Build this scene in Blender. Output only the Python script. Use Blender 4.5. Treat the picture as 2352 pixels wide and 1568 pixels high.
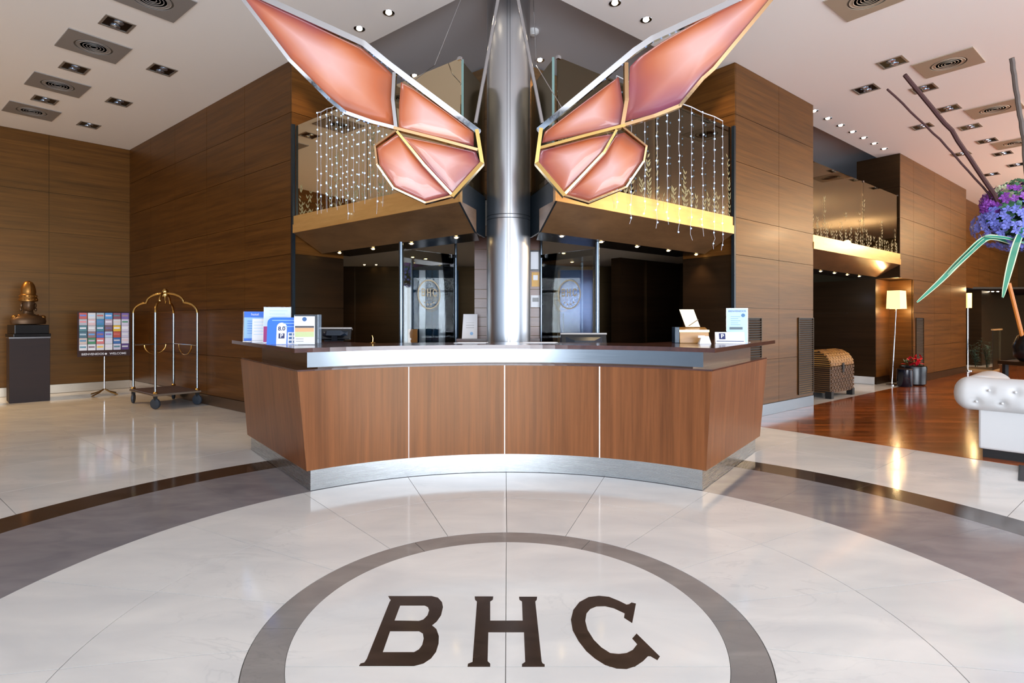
import bpy, bmesh, math, random
from mathutils import Vector, Matrix
from mathutils.geometry import tessellate_polygon
random.seed(7)
for o in list(bpy.data.objects): bpy.data.objects.remove(o)
scn = bpy.context.scene
COL = scn.collection
PI = math.pi
F, CX, CY, H = 1275.0, 1166.0, 737.0, 1.35      # focal length and horizon of the 2352x1568 frame, eye height
CEIL = 4.81
# ------------------------------------------------------------------ camera
cd = bpy.data.cameras.new('camera'); cam = bpy.data.objects.new('camera', cd); COL.objects.link(cam)
cam.location = (0, 0, H); cam.rotation_euler = (PI/2, 0, 0)
cd.sensor_width = 36; cd.lens = F/2352*36
cd.shift_x = (1176-CX)/2352; cd.shift_y = -(784-CY)/2352; cd.clip_start = .05
scn.camera = cam
# ------------------------------------------------------------------ world, lights, exposure
w = bpy.data.worlds.new('world'); scn.world = w; w.use_nodes = True
bg = w.node_tree.nodes['Background']; bg.inputs[0].default_value = (.62, .78, 1, 1); bg.inputs[1].default_value = 1.2
def area(name, loc, rot, sx, sy, power, col):
    l = bpy.data.lights.new(name, 'AREA'); l.shape = 'RECTANGLE'; l.size = sx; l.size_y = sy; l.energy = power; l.color = col
    o = bpy.data.objects.new(name, l); o.location = loc; o.rotation_euler = rot; COL.objects.link(o); return o
def spot(name, loc, power, col, ang=70, blend=.7, rot=(0, 0, 0), r=.04):
    l = bpy.data.lights.new(name, 'SPOT'); l.energy = power; l.color = col; l.spot_size = math.radians(ang); l.spot_blend = blend; l.shadow_soft_size = r
    o = bpy.data.objects.new(name, l); o.location = loc; o.rotation_euler = rot; COL.objects.link(o); return o
def point(name, loc, power, col, r=.05):
    l = bpy.data.lights.new(name, 'POINT'); l.energy = power; l.color = col; l.shadow_soft_size = r
    o = bpy.data.objects.new(name, l); o.location = loc; COL.objects.link(o); return o
area('daylight_front_window', (5, -6.6, 1.7), (PI/2+.5, 0, 0), 14, 3.2, 1900, (.84, .91, 1))
area('daylight_side_window', (16.4, 7.5, 1.9), (PI/2+.3, 0, PI/2), 9, 3.2, 300, (.86, .93, 1))
for q in ((13.5, 10.2, 4.0), (12.0, 6.0, 4.2), (17, 13.5, 4.1)): point('warm_fill', q, 300, (1, .72, .42), .12)  # unseen warm lamps added for gold sheen on right wall and ceiling
for k in range(4): spot('wall_washer', (-9.6-.75*k, 8.1-.8*k, 4.7), 340, (1, .64, .28), 100, .9, (0, -.25, 0), .08)
WARM = (1, .76, .48)
scn.view_settings.view_transform = 'Standard'; scn.view_settings.look = 'None'
scn.view_settings.exposure = 0.18; scn.view_settings.gamma = 1; scn.view_settings.use_curve_mapping = False

# ------------------------------------------------------------------ projections onto real planes
def at(px, py, Y): return Vector(((px-CX)/F*Y, Y, H-(py-CY)/F*Y))
def onz(px, py, z):
    Y = (H-z)*F/(py-CY); return Vector(((px-CX)/F*Y, Y, z))
def flo(px, py): p = onz(px, py, 0); return (p.x, p.y)
# wing frames: s runs outwards along the wing, t goes in behind its face
class Wing:
    def __init__(s, P, u, n): s.P = Vector(P); s.u = Vector(u).normalized(); s.n = Vector(n).normalized(); s.ang = math.atan2(s.u.y, s.u.x)
    def p(s, a, t, z=None):
        q = s.P+s.u*a+s.n*t
        return (q.x, q.y) if z is None else (q.x, q.y, z)
    def sx(s, x, t): return (x-s.P.x-s.n.x*t)/s.u.x
    def hit(s, px, t=0):          # s where the sight line at picture column px meets the plane t
        k = (px-CX)/F; b = s.P+s.n*t
        return (k*b.y-b.x)/(s.u.x-k*s.u.y)
WL = Wing((-2.877, 7.365), (-.777, .629), (.629, .777))
WR = Wing((3.054, 7.43), (.782, .623), (-.623, .782))

# ------------------------------------------------------------------ materials
MAT = {}
def nodes(name):
    m = bpy.data.materials.new(name); m.use_nodes = True; nt = m.node_tree
    return m, nt, nt.nodes['Principled BSDF']
def srgb(r, g, b):
    f = lambda c: (c/255/12.92) if c/255 <= .04045 else ((c/255+.055)/1.055)**2.4
    return (f(r), f(g), f(b), 1)
def plain(name, col, rough=.5, metal=0, **k):
    if name in MAT: return MAT[name]
    m, nt, b = nodes(name); b.inputs['Base Color'].default_value = srgb(*col)
    b.inputs['Roughness'].default_value = rough; b.inputs['Metallic'].default_value = metal
    for a, v in k.items():
        b.inputs[a.replace('_', ' ')].default_value = v
    n = nt.nodes.new('ShaderNodeTexNoise'); n.inputs['Scale'].default_value = 35; tc = nt.nodes.new('ShaderNodeTexCoord')
    nt.links.new(tc.outputs['Object'], n.inputs['Vector'])
    mr = nt.nodes.new('ShaderNodeMapRange'); mr.inputs[3].default_value = max(rough-.05, 0); mr.inputs[4].default_value = min(rough+.05, 1)
    nt.links.new(n.outputs['Fac'], mr.inputs[0]); nt.links.new(mr.outputs[0], b.inputs['Roughness'])
    MAT[name] = m; return m
def emis(name, col, strength):
    if name in MAT: return MAT[name]
    m, nt, b = nodes(name); b.inputs['Base Color'].default_value = (0, 0, 0, 1)
    b.inputs['Emission Color'].default_value = srgb(*col); b.inputs['Emission Strength'].default_value = strength
    MAT[name] = m; return m
def wood(name, c1, c2, scale, rough=.32, coat=.25, var=.12, bump=.02):
    m, nt, b = nodes(name); L = nt.links.new; N = nt.nodes.new
    tc = N('ShaderNodeTexCoord'); mp = N('ShaderNodeMapping'); mp.inputs['Scale'].default_value = scale
    L(tc.outputs['Object'], mp.inputs[0])
    n = N('ShaderNodeTexNoise'); n.inputs['Scale'].default_value = 1.6; n.inputs['Detail'].default_value = 8; n.inputs['Roughness'].default_value = .65
    L(mp.outputs[0], n.inputs['Vector'])
    n2 = N('ShaderNodeTexNoise'); n2.inputs['Scale'].default_value = .45; n2.inputs['Detail'].default_value = 3; L(mp.outputs[0], n2.inputs['Vector'])
    ad = N('ShaderNodeMath'); ad.operation = 'MULTIPLY_ADD'; ad.inputs[1].default_value = .5; L(n.outputs['Fac'], ad.inputs[0])
    h2 = N('ShaderNodeMath'); h2.operation = 'MULTIPLY'; h2.inputs[1].default_value = .5; L(n2.outputs['Fac'], h2.inputs[0]); L(h2.outputs[0], ad.inputs[2])
    cr = N('ShaderNodeValToRGB'); e = cr.color_ramp.elements; e[0].position = .35; e[0].color = srgb(*c1); e[1].position = .65; e[1].color = srgb(*c2)
    L(ad.outputs[0], cr.inputs[0])
    oi = N('ShaderNodeObjectInfo'); mr = N('ShaderNodeMapRange'); mr.inputs[3].default_value = 1-var; mr.inputs[4].default_value = 1+var
    L(oi.outputs['Random'], mr.inputs[0])
    hs = N('ShaderNodeHueSaturation'); L(cr.outputs[0], hs.inputs['Color']); L(mr.outputs[0], hs.inputs['Value']); L(hs.outputs[0], b.inputs['Base Color'])
    b.inputs['Roughness'].default_value = rough; b.inputs['Coat Weight'].default_value = coat; b.inputs['Coat Roughness'].default_value = .18
    bp = N('ShaderNodeBump'); bp.inputs['Strength'].default_value = bump; L(n.outputs['Fac'], bp.inputs['Height']); L(bp.outputs[0], b.inputs['Normal'])
    MAT[name] = m; return m
def stone(name, c1, c2, vein, rough=.12, var=.04, sc=1.0):
    m, nt, b = nodes(name); L = nt.links.new; N = nt.nodes.new
    tc = N('ShaderNodeTexCoord'); mp = N('ShaderNodeMapping'); mp.inputs['Scale'].default_value = (.9*sc, 2.2*sc, 1); mp.inputs['Rotation'].default_value = (0, 0, .5)
    L(tc.outputs['Object'], mp.inputs[0])
    n = N('ShaderNodeTexNoise'); n.inputs['Scale'].default_value = 1.6; n.inputs['Detail'].default_value = 6; n.inputs['Distortion'].default_value = .6; L(mp.outputs[0], n.inputs['Vector'])
    cr = N('ShaderNodeValToRGB'); e = cr.color_ramp.elements; e[0].position = .3; e[0].color = srgb(*c1); e[1].position = .7; e[1].color = srgb(*c2); L(n.outputs['Fac'], cr.inputs[0])
    n2 = N('ShaderNodeTexNoise'); n2.inputs['Scale'].default_value = 2.2; n2.inputs['Detail'].default_value = 9; n2.inputs['Distortion'].default_value = 1.3; L(mp.outputs[0], n2.inputs['Vector'])
    s1 = N('ShaderNodeMath'); s1.operation = 'SUBTRACT'; s1.inputs[1].default_value = .5; L(n2.outputs['Fac'], s1.inputs[0])
    s2 = N('ShaderNodeMath'); s2.operation = 'ABSOLUTE'; L(s1.outputs[0], s2.inputs[0])
    s3 = N('ShaderNodeMapRange'); s3.inputs[1].default_value = 0; s3.inputs[2].default_value = .02; s3.inputs[3].default_value = .35; s3.inputs[4].default_value = 0; L(s2.outputs[0], s3.inputs[0])
    n3 = N('ShaderNodeTexNoise'); n3.inputs['Scale'].default_value = 1.1; L(tc.outputs['Object'], n3.inputs['Vector'])
    s4 = N('ShaderNodeMapRange'); s4.inputs[1].default_value = .5; s4.inputs[2].default_value = .7; L(n3.outputs['Fac'], s4.inputs[0])
    s5 = N('ShaderNodeMath'); s5.operation = 'MULTIPLY'; L(s3.outputs[0], s5.inputs[0]); L(s4.outputs[0], s5.inputs[1])
    mx = N('ShaderNodeMixRGB'); L(s5.outputs[0], mx.inputs[0]); L(cr.outputs[0], mx.inputs[1]); mx.inputs[2].default_value = srgb(*vein)
    oi = N('ShaderNodeObjectInfo'); mr = N('ShaderNodeMapRange'); mr.inputs[3].default_value = 1-var; mr.inputs[4].default_value = 1+var*.3; L(oi.outputs['Random'], mr.inputs[0])
    hs = N('ShaderNodeHueSaturation'); L(mx.outputs[0], hs.inputs['Color']); L(mr.outputs[0], hs.inputs['Value']); L(hs.outputs[0], b.inputs['Base Color'])
    b.inputs['Roughness'].default_value = rough
    MAT[name] = m; return m
def glass(name, tint, refl=.12, fres=.55, gcol=(1, 1, 1)):
    m = bpy.data.materials.new(name); m.use_nodes = True; nt = m.node_tree; nt.nodes.clear(); N = nt.nodes.new; L = nt.links.new
    o = N('ShaderNodeOutputMaterial'); t = N('ShaderNodeBsdfTransparent'); t.inputs[0].default_value = (*tint, 1)
    g = N('ShaderNodeBsdfGlossy'); g.inputs['Roughness'].default_value = .01; g.inputs[0].default_value = (*gcol, 1)
    lw = N('ShaderNodeFresnel'); lw.inputs[0].default_value = 1.5
    mr = N('ShaderNodeMapRange'); mr.inputs[3].default_value = refl; mr.inputs[4].default_value = 1; L(lw.outputs[0], mr.inputs[0])
    mx = N('ShaderNodeMixShader'); L(mr.outputs[0], mx.inputs[0]); L(t.outputs[0], mx.inputs[1]); L(g.outputs[0], mx.inputs[2]); L(mx.outputs[0], o.inputs[0])
    MAT[name] = m; return m
def brushed(name, col, rough=.28, aniso=.6, scale=(1, 1, 60)):
    m, nt, b = nodes(name); N = nt.nodes.new; L = nt.links.new
    b.inputs['Base Color'].default_value = srgb(*col); b.inputs['Metallic'].default_value = 1
    tc = N('ShaderNodeTexCoord'); mp = N('ShaderNodeMapping'); mp.inputs['Scale'].default_value = scale; L(tc.outputs['Object'], mp.inputs[0])
    n = N('ShaderNodeTexNoise'); n.inputs['Scale'].default_value = 4; n.inputs['Detail'].default_value = 4; L(mp.outputs[0], n.inputs['Vector'])
    mr = N('ShaderNodeMapRange'); mr.inputs[3].default_value = rough-.06; mr.inputs[4].default_value = rough+.08; L(n.outputs['Fac'], mr.inputs[0]); L(mr.outputs[0], b.inputs['Roughness'])
    b.inputs['Anisotropic'].default_value = aniso
    MAT[name] = m; return m
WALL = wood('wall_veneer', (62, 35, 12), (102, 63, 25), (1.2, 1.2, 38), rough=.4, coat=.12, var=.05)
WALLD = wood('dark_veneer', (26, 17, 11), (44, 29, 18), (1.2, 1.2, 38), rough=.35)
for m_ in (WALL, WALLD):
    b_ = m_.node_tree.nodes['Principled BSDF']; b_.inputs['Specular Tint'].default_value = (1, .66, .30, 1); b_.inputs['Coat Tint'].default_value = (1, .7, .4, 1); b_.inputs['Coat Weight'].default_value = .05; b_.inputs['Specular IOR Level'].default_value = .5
DESK = wood('desk_veneer', (94, 52, 27), (130, 77, 43), (34, 34, 1.0), rough=.4, coat=.08, var=.04)
DESK.node_tree.nodes['Principled BSDF'].inputs['Specular Tint'].default_value = (1, .76, .5, 1)
DTOP = wood('countertop_wood', (58, 30, 24), (84, 46, 36), (6, 22, 6), rough=.2, coat=.6, var=0)
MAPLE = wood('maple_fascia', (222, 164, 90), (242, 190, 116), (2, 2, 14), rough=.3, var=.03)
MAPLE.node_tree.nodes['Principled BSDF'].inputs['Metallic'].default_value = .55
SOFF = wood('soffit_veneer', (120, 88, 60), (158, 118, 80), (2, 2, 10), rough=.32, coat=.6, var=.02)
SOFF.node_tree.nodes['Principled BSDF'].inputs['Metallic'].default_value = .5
FLOORW = wood('parquet', (92, 42, 12), (176, 94, 34), (.7, 16, 1), rough=.12, coat=.5, var=0, bump=.0)
def parquet_fix():
    nt = FLOORW.node_tree; N = nt.nodes.new; L = nt.links.new; b = nt.nodes['Principled BSDF']
    src = b.inputs['Base Color'].links[0].from_socket
    tc = N('ShaderNodeTexCoord'); br = N('ShaderNodeTexBrick'); br.inputs['Scale'].default_value = 1; br.inputs['Brick Width'].default_value = 1.1; br.inputs['Row Height'].default_value = .11
    br.inputs['Mortar Size'].default_value = .002; br.inputs['Color1'].default_value = (1.5, 1.35, 1.1, 1); br.inputs['Color2'].default_value = (.45, .42, .4, 1); br.inputs['Mortar'].default_value = (.25, .2, .2, 1); br.inputs['Bias'].default_value = -.1
    L(tc.outputs['Object'], br.inputs['Vector']); mx = N('ShaderNodeMixRGB'); mx.blend_type = 'MULTIPLY'; mx.inputs[0].default_value = 1
    L(src, mx.inputs[1]); L(br.outputs['Color'], mx.inputs[2]); L(mx.outputs[0], b.inputs['Base Color'])
parquet_fix()
WHITE = stone('white_marble', (204, 204, 203), (224, 222, 218), (170, 172, 174), rough=.1)
GREY = stone('grey_stone', (128, 124, 122), (146, 142, 138), (110, 108, 106), rough=.12, sc=2)
BLUEG = stone('grey_band_stone', (118, 116, 120), (138, 134, 136), (150, 148, 150), rough=.12, sc=2)
BROWN = stone('dark_brown_stone', (50, 38, 32), (66, 52, 44), (90, 76, 64), rough=.1, sc=3)
PLAST = plain('ceiling_paint', (244, 238, 234), .85)
GPAINT = plain('mezzanine_paint', (196, 194, 198), .8)
STEEL = brushed('brushed_steel', (132, 138, 144), .22)
STEELK = brushed('kick_steel', (190, 193, 194), .26)
STEELC = brushed('column_steel', (190, 192, 196), .3, .5, (40, 40, .6))
CHROME = plain('chrome', (196, 197, 201), .07, 1)
BRASS = plain('brass', (206, 170, 104), .16, 1)
BRONZE = plain('polished_bronze', (186, 150, 112), .12, 1)
BLK = plain('black_lacquer', (14, 14, 17), .25)
BLKM = plain('matt_black', (16, 16, 18), .6)
DSTEEL = plain('dark_steel', (32, 42, 50), .3, .4)
GROUT = plain('grout', (150, 146, 140), .8)
GLASS = glass('balustrade_glass', (.72, .70, .60), .12, gcol=(.66, .55, .38))
CLEAR = glass('clear_glass', (.9, .93, .93), .02)
ETCH = plain('etched_frost', (158, 146, 104), .6)
WIRE = plain('clear_wire', (210, 214, 224), .4)

# ------------------------------------------------------------------ mesh builder
class MB:
    def __init__(s): s.v = []; s.f = []
    def add(s, vs, fs):
        k = len(s.v); s.v += [tuple(p) for p in vs]; s.f += [tuple(i+k for i in f) for f in fs]; return s
    def hexa(s, b, t):      # b,t : four bottom and four top points
        n = len(b); fs = [tuple(range(n))[::-1], tuple(range(n, 2*n))]+[(i, (i+1) % n, n+(i+1) % n, n+i) for i in range(n)]
        return s.add(list(b)+list(t), fs)
    def box(s, x0, x1, y0, y1, z0, z1):
        q = [(x0, y0), (x1, y0), (x1, y1), (x0, y1)]
        return s.hexa([(*p, z0) for p in q], [(*p, z1) for p in q])
    def prism(s, poly, z0, z1, holes=()):
        loops = [list(poly)]+[list(h) for h in holes]; flat = [p for l in loops for p in l]
        tris = tessellate_polygon([[Vector((p[0], p[1], 0)) for p in l] for l in loops])
        n = len(flat); fs = []
        for a, b, c in tris:
            A, B, C = flat[a], flat[b], flat[c]
            cr = (B[0]-A[0])*(C[1]-A[1])-(B[1]-A[1])*(C[0]-A[0])
            if cr < 0: b, c = c, b
            fs.append((a+n, b+n, c+n)); fs.append((c, b, a))
        k = 0
        for l in loops:
            m = len(l); fs += [(k+i, k+(i+1) % m, n+k+(i+1) % m, n+k+i) for i in range(m)]; k += m
        return s.add([(*p[:2], z0) for p in flat]+[(*p[:2], z1) for p in flat], fs)
    def tube(s, pts, r, n=8, cap=True):
        pts = [Vector(p) for p in pts]; m = len(pts); R = r if isinstance(r, (list, tuple)) else [r]*m
        vs = []; up = None
        for i, p in enumerate(pts):
            d = (pts[min(i+1, m-1)]-pts[max(i-1, 0)]).normalized()
            if up is None: up = Vector((0, 0, 1)) if abs(d.z) < .9 else Vector((0, 1, 0))
            a = d.cross(up).normalized(); b = a.cross(d).normalized(); up = b
            vs += [p+(a*math.cos(2*PI*j/n)+b*math.sin(2*PI*j/n))*R[i] for j in range(n)]
        fs = [(i*n+j, i*n+(j+1) % n, (i+1)*n+(j+1) % n, (i+1)*n+j) for i in range(m-1) for j in range(n)]
        if cap: fs += [tuple(range(n))[::-1], tuple(range((m-1)*n, m*n))]
        return s.add(vs, fs)
    def lathe(s, prof, n=24, c=(0, 0, 0), sx=1, sy=1):
        vs = [(c[0]+r*math.cos(2*PI*j/n)*sx, c[1]+r*math.sin(2*PI*j/n)*sy, c[2]+z) for r, z in prof for j in range(n)]
        m = len(prof)
        fs = [(i*n+j, i*n+(j+1) % n, (i+1)*n+(j+1) % n, (i+1)*n+j) for i in range(m-1) for j in range(n)]
        if prof[0][0] > 1e-4: fs.append(tuple(range(n))[::-1])
        if prof[-1][0] > 1e-4: fs.append(tuple(range((m-1)*n, m*n)))
        return s.add(vs, fs)
    def ball(s, c, r, n=8, m=6, sx=1, sy=1, sz=1):
        return s.lathe([(max(r*math.sin(PI*i/m), 1e-5), -r*math.cos(PI*i/m)*sz) for i in range(m+1)], n, c, sx, sy)
    def xf(s, M): s.v = [tuple(M @ Vector(p)) for p in s.v]; return s
def obj(name, mb, mat, parent=None, smooth=False, bevel=0, loc=None):
    if isinstance(mb, MB):
        me = bpy.data.meshes.new(name); me.from_pydata(mb.v, [], mb.f); me.update()
        if smooth:
            bm = bmesh.new(); bm.from_mesh(me); bmesh.ops.remove_doubles(bm, verts=bm.verts, dist=1e-5)
            for f in bm.faces: f.smooth = True
            for e in bm.edges:
                if len(e.link_faces) == 2 and e.calc_face_angle(0) > .7: e.smooth = False
            bm.to_mesh(me); bm.free()
    else: me = mb
    if not me.materials: me.materials.append(mat)
    o = bpy.data.objects.new(name, me); COL.objects.link(o)
    if parent: o.parent = parent
    if loc is not None: o.location = loc
    if bevel:
        b = o.modifiers.new('bevel', 'BEVEL'); b.width = bevel; b.segments = 2; b.limit_method = 'ANGLE'
    return o
def tag(o, label, cat, group=None):
    o['label'] = label; o['category'] = cat
    if group: o['group'] = group
    return o
def empty(name, loc, label, cat, group=None, rz=0):
    o = bpy.data.objects.new(name, None); o.empty_display_size = .1; COL.objects.link(o); o.location = loc; o.rotation_euler = (0, 0, rz)
    return tag(o, label, cat, group)
def struct(name, mb, mat, parent=None, **k):
    o = obj(name, mb, mat, parent, **k)
    if not parent: o['kind'] = 'structure'
    return o
def sempty(name):
    o = bpy.data.objects.new(name, None); COL.objects.link(o); o['kind'] = 'structure'; return o
def text_mb(txt, size, depth=.0008, align='CENTER', bold=0):
    c = bpy.data.curves.new('t', 'FONT'); c.body = txt; c.size = size; c.extrude = depth; c.align_x = align; c.align_y = 'CENTER'; c.offset = bold
    o = bpy.data.objects.new('t', c); COL.objects.link(o)
    dg = bpy.context.evaluated_depsgraph_get(); me = bpy.data.meshes.new_from_object(o.evaluated_get(dg))
    mb = MB().add([v.co[:] for v in me.vertices], [tuple(p.vertices) for p in me.polygons])
    bpy.data.objects.remove(o); bpy.data.meshes.remove(me); return mb
UP = Matrix.Rotation(PI/2, 4, 'X')       # xy-flat -> standing, facing -Y
def wbox(W, s0, s1, t0, t1, z0, z1, mb=None):
    mb = mb or MB(); q = [W.p(s0, t0), W.p(s1, t0), W.p(s1, t1), W.p(s0, t1)]
    return mb.hexa([(*p, z0) for p in q], [(*p, z1) for p in q])

# ================================================================== SETTING
# ---- floor: polar inlay (centre C0) over a tiled field
C0 = (0.0, 2.47)
floor = struct('floor', MB().box(-26, 30, -8, 30, -.12, -.012), GROUT)
def arc(r, a0, a1, n): return [(C0[0]+r*math.cos(math.radians(a0+(a1-a0)*i/n)), C0[1]+r*math.sin(math.radians(a0+(a1-a0)*i/n))) for i in range(n+1)]
def sector(r0, r1, a0, a1, mat, top=0.0, gap=.002):
    g0 = math.degrees(gap/r0); g1 = math.degrees(gap/r1); n = max(4, int((a1-a0)/2.5))
    poly = arc(r0+gap, a0+g0, a1-g0, n)+arc(r1-gap, a0+g1, a1-g1, n)[::-1]
    return obj('tile', MB().prism(poly, -.02, top), mat, floor)
def halfdisc(x0, x1, y0, y1, r):
    pts = [(x, y) for x, y in arc(r, 0, 360, 180)[:-1]]
    def clip(P, f):
        out = []
        for i in range(len(P)):
            a, b = P[i], P[(i+1) % len(P)]; fa, fb = f(a), f(b)
            if fa >= 0: out.append(a)
            if fa*fb < 0: k = fa/(fa-fb); out.append((a[0]+(b[0]-a[0])*k, a[1]+(b[1]-a[1])*k))
        return out
    for f in (lambda p: p[0]-x0, lambda p: x1-p[0], lambda p: p[1]-y0, lambda p: y1-p[1]): pts = clip(pts, f)
    return pts
for x0, x1 in ((-1, -.0095), (-.0065, 1)):
    for y0, y1 in ((0, 2.168), (2.171, 4)):
        obj('tile', MB().prism(halfdisc(x0, x1, y0, y1, .92), -.02, 0), WHITE, floor)
PH = 90.3
for k in range(6): sector(.92, 1.08, PH-28.5+60*k, PH-28.5+60*(k+1), GREY)
for k in range(18):
    a = PH+20*k
    sector(1.08, 1.77, a, a+20, WHITE); sector(1.77, 2.48, a, a+20, WHITE)
for k in range(18): sector(2.48, 3.395, PH+10+20*k, PH+30+20*k, BLUEG, gap=.001)
for k in range(12): sector(3.395, 3.71, PH+5+30*k, PH+35+30*k, BROWN, gap=.001)
# field tiles, aligned to each wing
def field(W, side, ts, smin, smax, tmin, tmax, wood_test=None):
    st = 1.02
    for i in range(smin, smax):
        for j in range(tmin, tmax):
            q = [W.p((i+a)*st+ts, (j+b)*st) for a, b in ((.002, .002), (.998, .002), (.998, .998), (.002, .998))]
            if side*sum(p[0] for p in q) < 0 and not all(side*p[0] > -.0 for p in q): continue
            # clip at x=0
            P = []
            for k in range(4):
                a, b = q[k], q[(k+1) % 4]
                if side*a[0] >= 0: P.append(a)
                if a[0]*b[0] < 0: m = a[0]/(a[0]-b[0]); P.append((0.0, a[1]+(b[1]-a[1])*m))
            if len(P) < 3: continue
            if all(math.hypot(p[0]-C0[0], p[1]-C0[1]) < 3.69 for p in P): continue
            cx = sum(p[0] for p in P)/len(P); cy = sum(p[1] for p in P)/len(P)
            if cy < -6.5 or abs(cx) > 17: continue
            if wood_test and wood_test(cx, cy): continue
            if side > 0:
                a = sum((x1*y2-x2*y1) for (x1, y1), (x2, y2) in zip(P, P[1:]+P[:1]))
            obj('tile', MB().prism(P, -.02, -.0012), WHITE, floor)
# wood boundary: s < SB in wing WR frame and t < 0 is parquet
SB = (Vector((3.23, 7.11))-WR.P).dot(WR.u)
def in_wood(x, y):
    d = Vector((x, y))-WR.P; return d.dot(WR.u) > SB+1 and d.dot(WR.n) < -1.1
field(WL, -1, .0, -9, 12, -12, 5)
field(WR, 1, SB % 1.02, -9, 9, -10, 5, in_wood)
planks = sempty('trim_1')
pk = MB().prism([WR.p(SB, 0), WR.p(SB, -9), WR.p(26, -9), WR.p(26, 0)], -.001, .0015)
struct('wood_floor', pk, FLOORW, planks)
# ---- letters B H C inlaid in the centre, outlines traced flat on the stone
def c1(p): return flo(500+p[0]/3.459, 1180+p[1]/3.459)
def c2(p): return flo(1150+p[0]/3.459, 1180+p[1]/3.459)
B_o = [(1355,652),(1700,652),(1750,665),(1782,700),(1790,740),(1775,805),(1740,855),(1703,885),(1738,915),(1757,970),(1755,1030),(1735,1095),(1695,1148),(1635,1188),(1560,1208),(1122,1208),(1135,1188),(1165,1180),(1185,1150),(1365,700),(1375,684),(1362,668)]
B_h1 = [(1450,728),(1645,728),(1670,740),(1680,765),(1667,805),(1635,838),(1600,850),(1405,847)]
B_h2 = [(1370,932),(1600,932),(1630,950),(1637,990),(1625,1040),(1600,1075),(1560,1098),(1312,1098)]
Hpx = [(1090.3,1369.4),(1133,1369.4),(1132,1377),(1126,1381),(1126,1425),(1200.6,1425),(1199,1381),(1193,1377),(1192,1370),(1233.8,1370),(1233,1377),(1229.5,1381),(1244,1518),(1246,1523),(1251,1525.5),(1251,1531),(1199,1531),(1199,1525),(1206.4,1519.7),(1203.5,1451.8),(1121.6,1451.8),(1120,1518),(1126,1524),(1126,1530.4),(1073.9,1530.4),(1075,1524),(1085.4,1519.7),(1095.5,1381),(1091,1377)]
Cc = [(1045,867),(1075,712),(1040,703),(1020,717),(1000,720),(940,690),(860,658),(780,650),(700,660),(625,700),(577,762),(558,840),(572,925),(618,1010),(680,1090),(750,1150),(830,1200),(920,1228),(1000,1232),(1070,1210),(1130,1170),(1170,1130),(1190,1130),(1245,1162),(1265,1132),(1080,950),(1045,990),(1085,1035),(1050,1080),(1000,1105),(940,1112),(870,1105),(800,1060),(740,1000),(690,920),(672,850),(682,790),(712,755),(760,735),(830,733),(900,750),(985,790),(980,825)]
LET = {'B': ([c1(p) for p in B_o], [[c1(p) for p in B_h1], [c1(p) for p in B_h2]]), 'H': ([flo(*p) for p in Hpx], []), 'C': ([c2(p) for p in Cc], [])}
LSTONE = stone('letter_stone', (46, 36, 30), (62, 48, 40), (84, 70, 58), rough=.2, sc=6)
for k, nm in (('B', 'letter_b'), ('H', 'letter_h'), ('C', 'letter_c')):
    obj(nm, MB().prism(LET[k][0], -.001, .0006, LET[k][1]), LSTONE, floor)

# ---- ceilings
a_l = (0, 5.53)
ceil = MB().prism([(-26, -8), (30, -8), (30, 5.53+30*.797), a_l, (-26, 5.53+26*.81)], CEIL, CEIL+.19)
ceiling = struct('ceiling', ceil, PLAST)
struct('ceiling_mezzanine', MB().box(-26, 30, 3, 32, CEIL+.195, CEIL+.3), GPAINT, ceiling)
# ---- panelled wing walls
ROWS = [.165, .80, 1.53, 2.24, 2.74, 3.49, 4.12, CEIL]
def panel_wall(name, W, s_list, t0, rows, thick=.8, mat=WALL, base=True, core=True, z0=0):
    root = struct(name, wbox(W, s_list[0]+.004, s_list[-1]-.004, t0+.02, t0+thick, z0, CEIL), WALLD)
    g = .003
    for a, b in zip(s_list, s_list[1:]):
        for c, d in zip(rows, rows[1:]):
            obj('panel', wbox(W, a+g, b-g, t0, t0+.025, c+g, d-g), mat, root)
    return root
def sidepanels(root, W, s, t0, t1, rows, mat, th=.02, sgn=1):
    for c, d in zip(rows, rows[1:]):
        obj('panel', wbox(W, s, s+th*sgn, t0+.002, t1, c+.003, d-.003), mat, root)
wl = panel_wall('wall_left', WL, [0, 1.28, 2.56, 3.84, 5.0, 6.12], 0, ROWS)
sidepanels(wl, WL, -.02, 0, .8, ROWS[:4], WALLD, .02); sidepanels(wl, WL, -.02, 0, .8, ROWS[3:], WALL, .02)  # lower return rows take dark veneer, shade under the balcony put into colour
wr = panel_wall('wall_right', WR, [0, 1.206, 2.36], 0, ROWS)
sidepanels(wr, WR, -.02, 0, .8, ROWS[:4], WALLD, .02); sidepanels(wr, WR, -.02, 0, .8, ROWS[3:], WALL, .02)  # same here: unlit lower return wall is coloured darker than its top
# far-left wall
FW = Wing((-7.62, 11.25), (-.697, -.717), (-.717, .697))
wf = panel_wall('wall_far_left', FW, [-.1, 1.3, 2.6, 3.9, 5.2, 6.5, 7.8, 9.1, 12, 16], 0, [.165, .80, 1.53, 2.24, 3.0, 3.74, CEIL], thick=.3)
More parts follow.
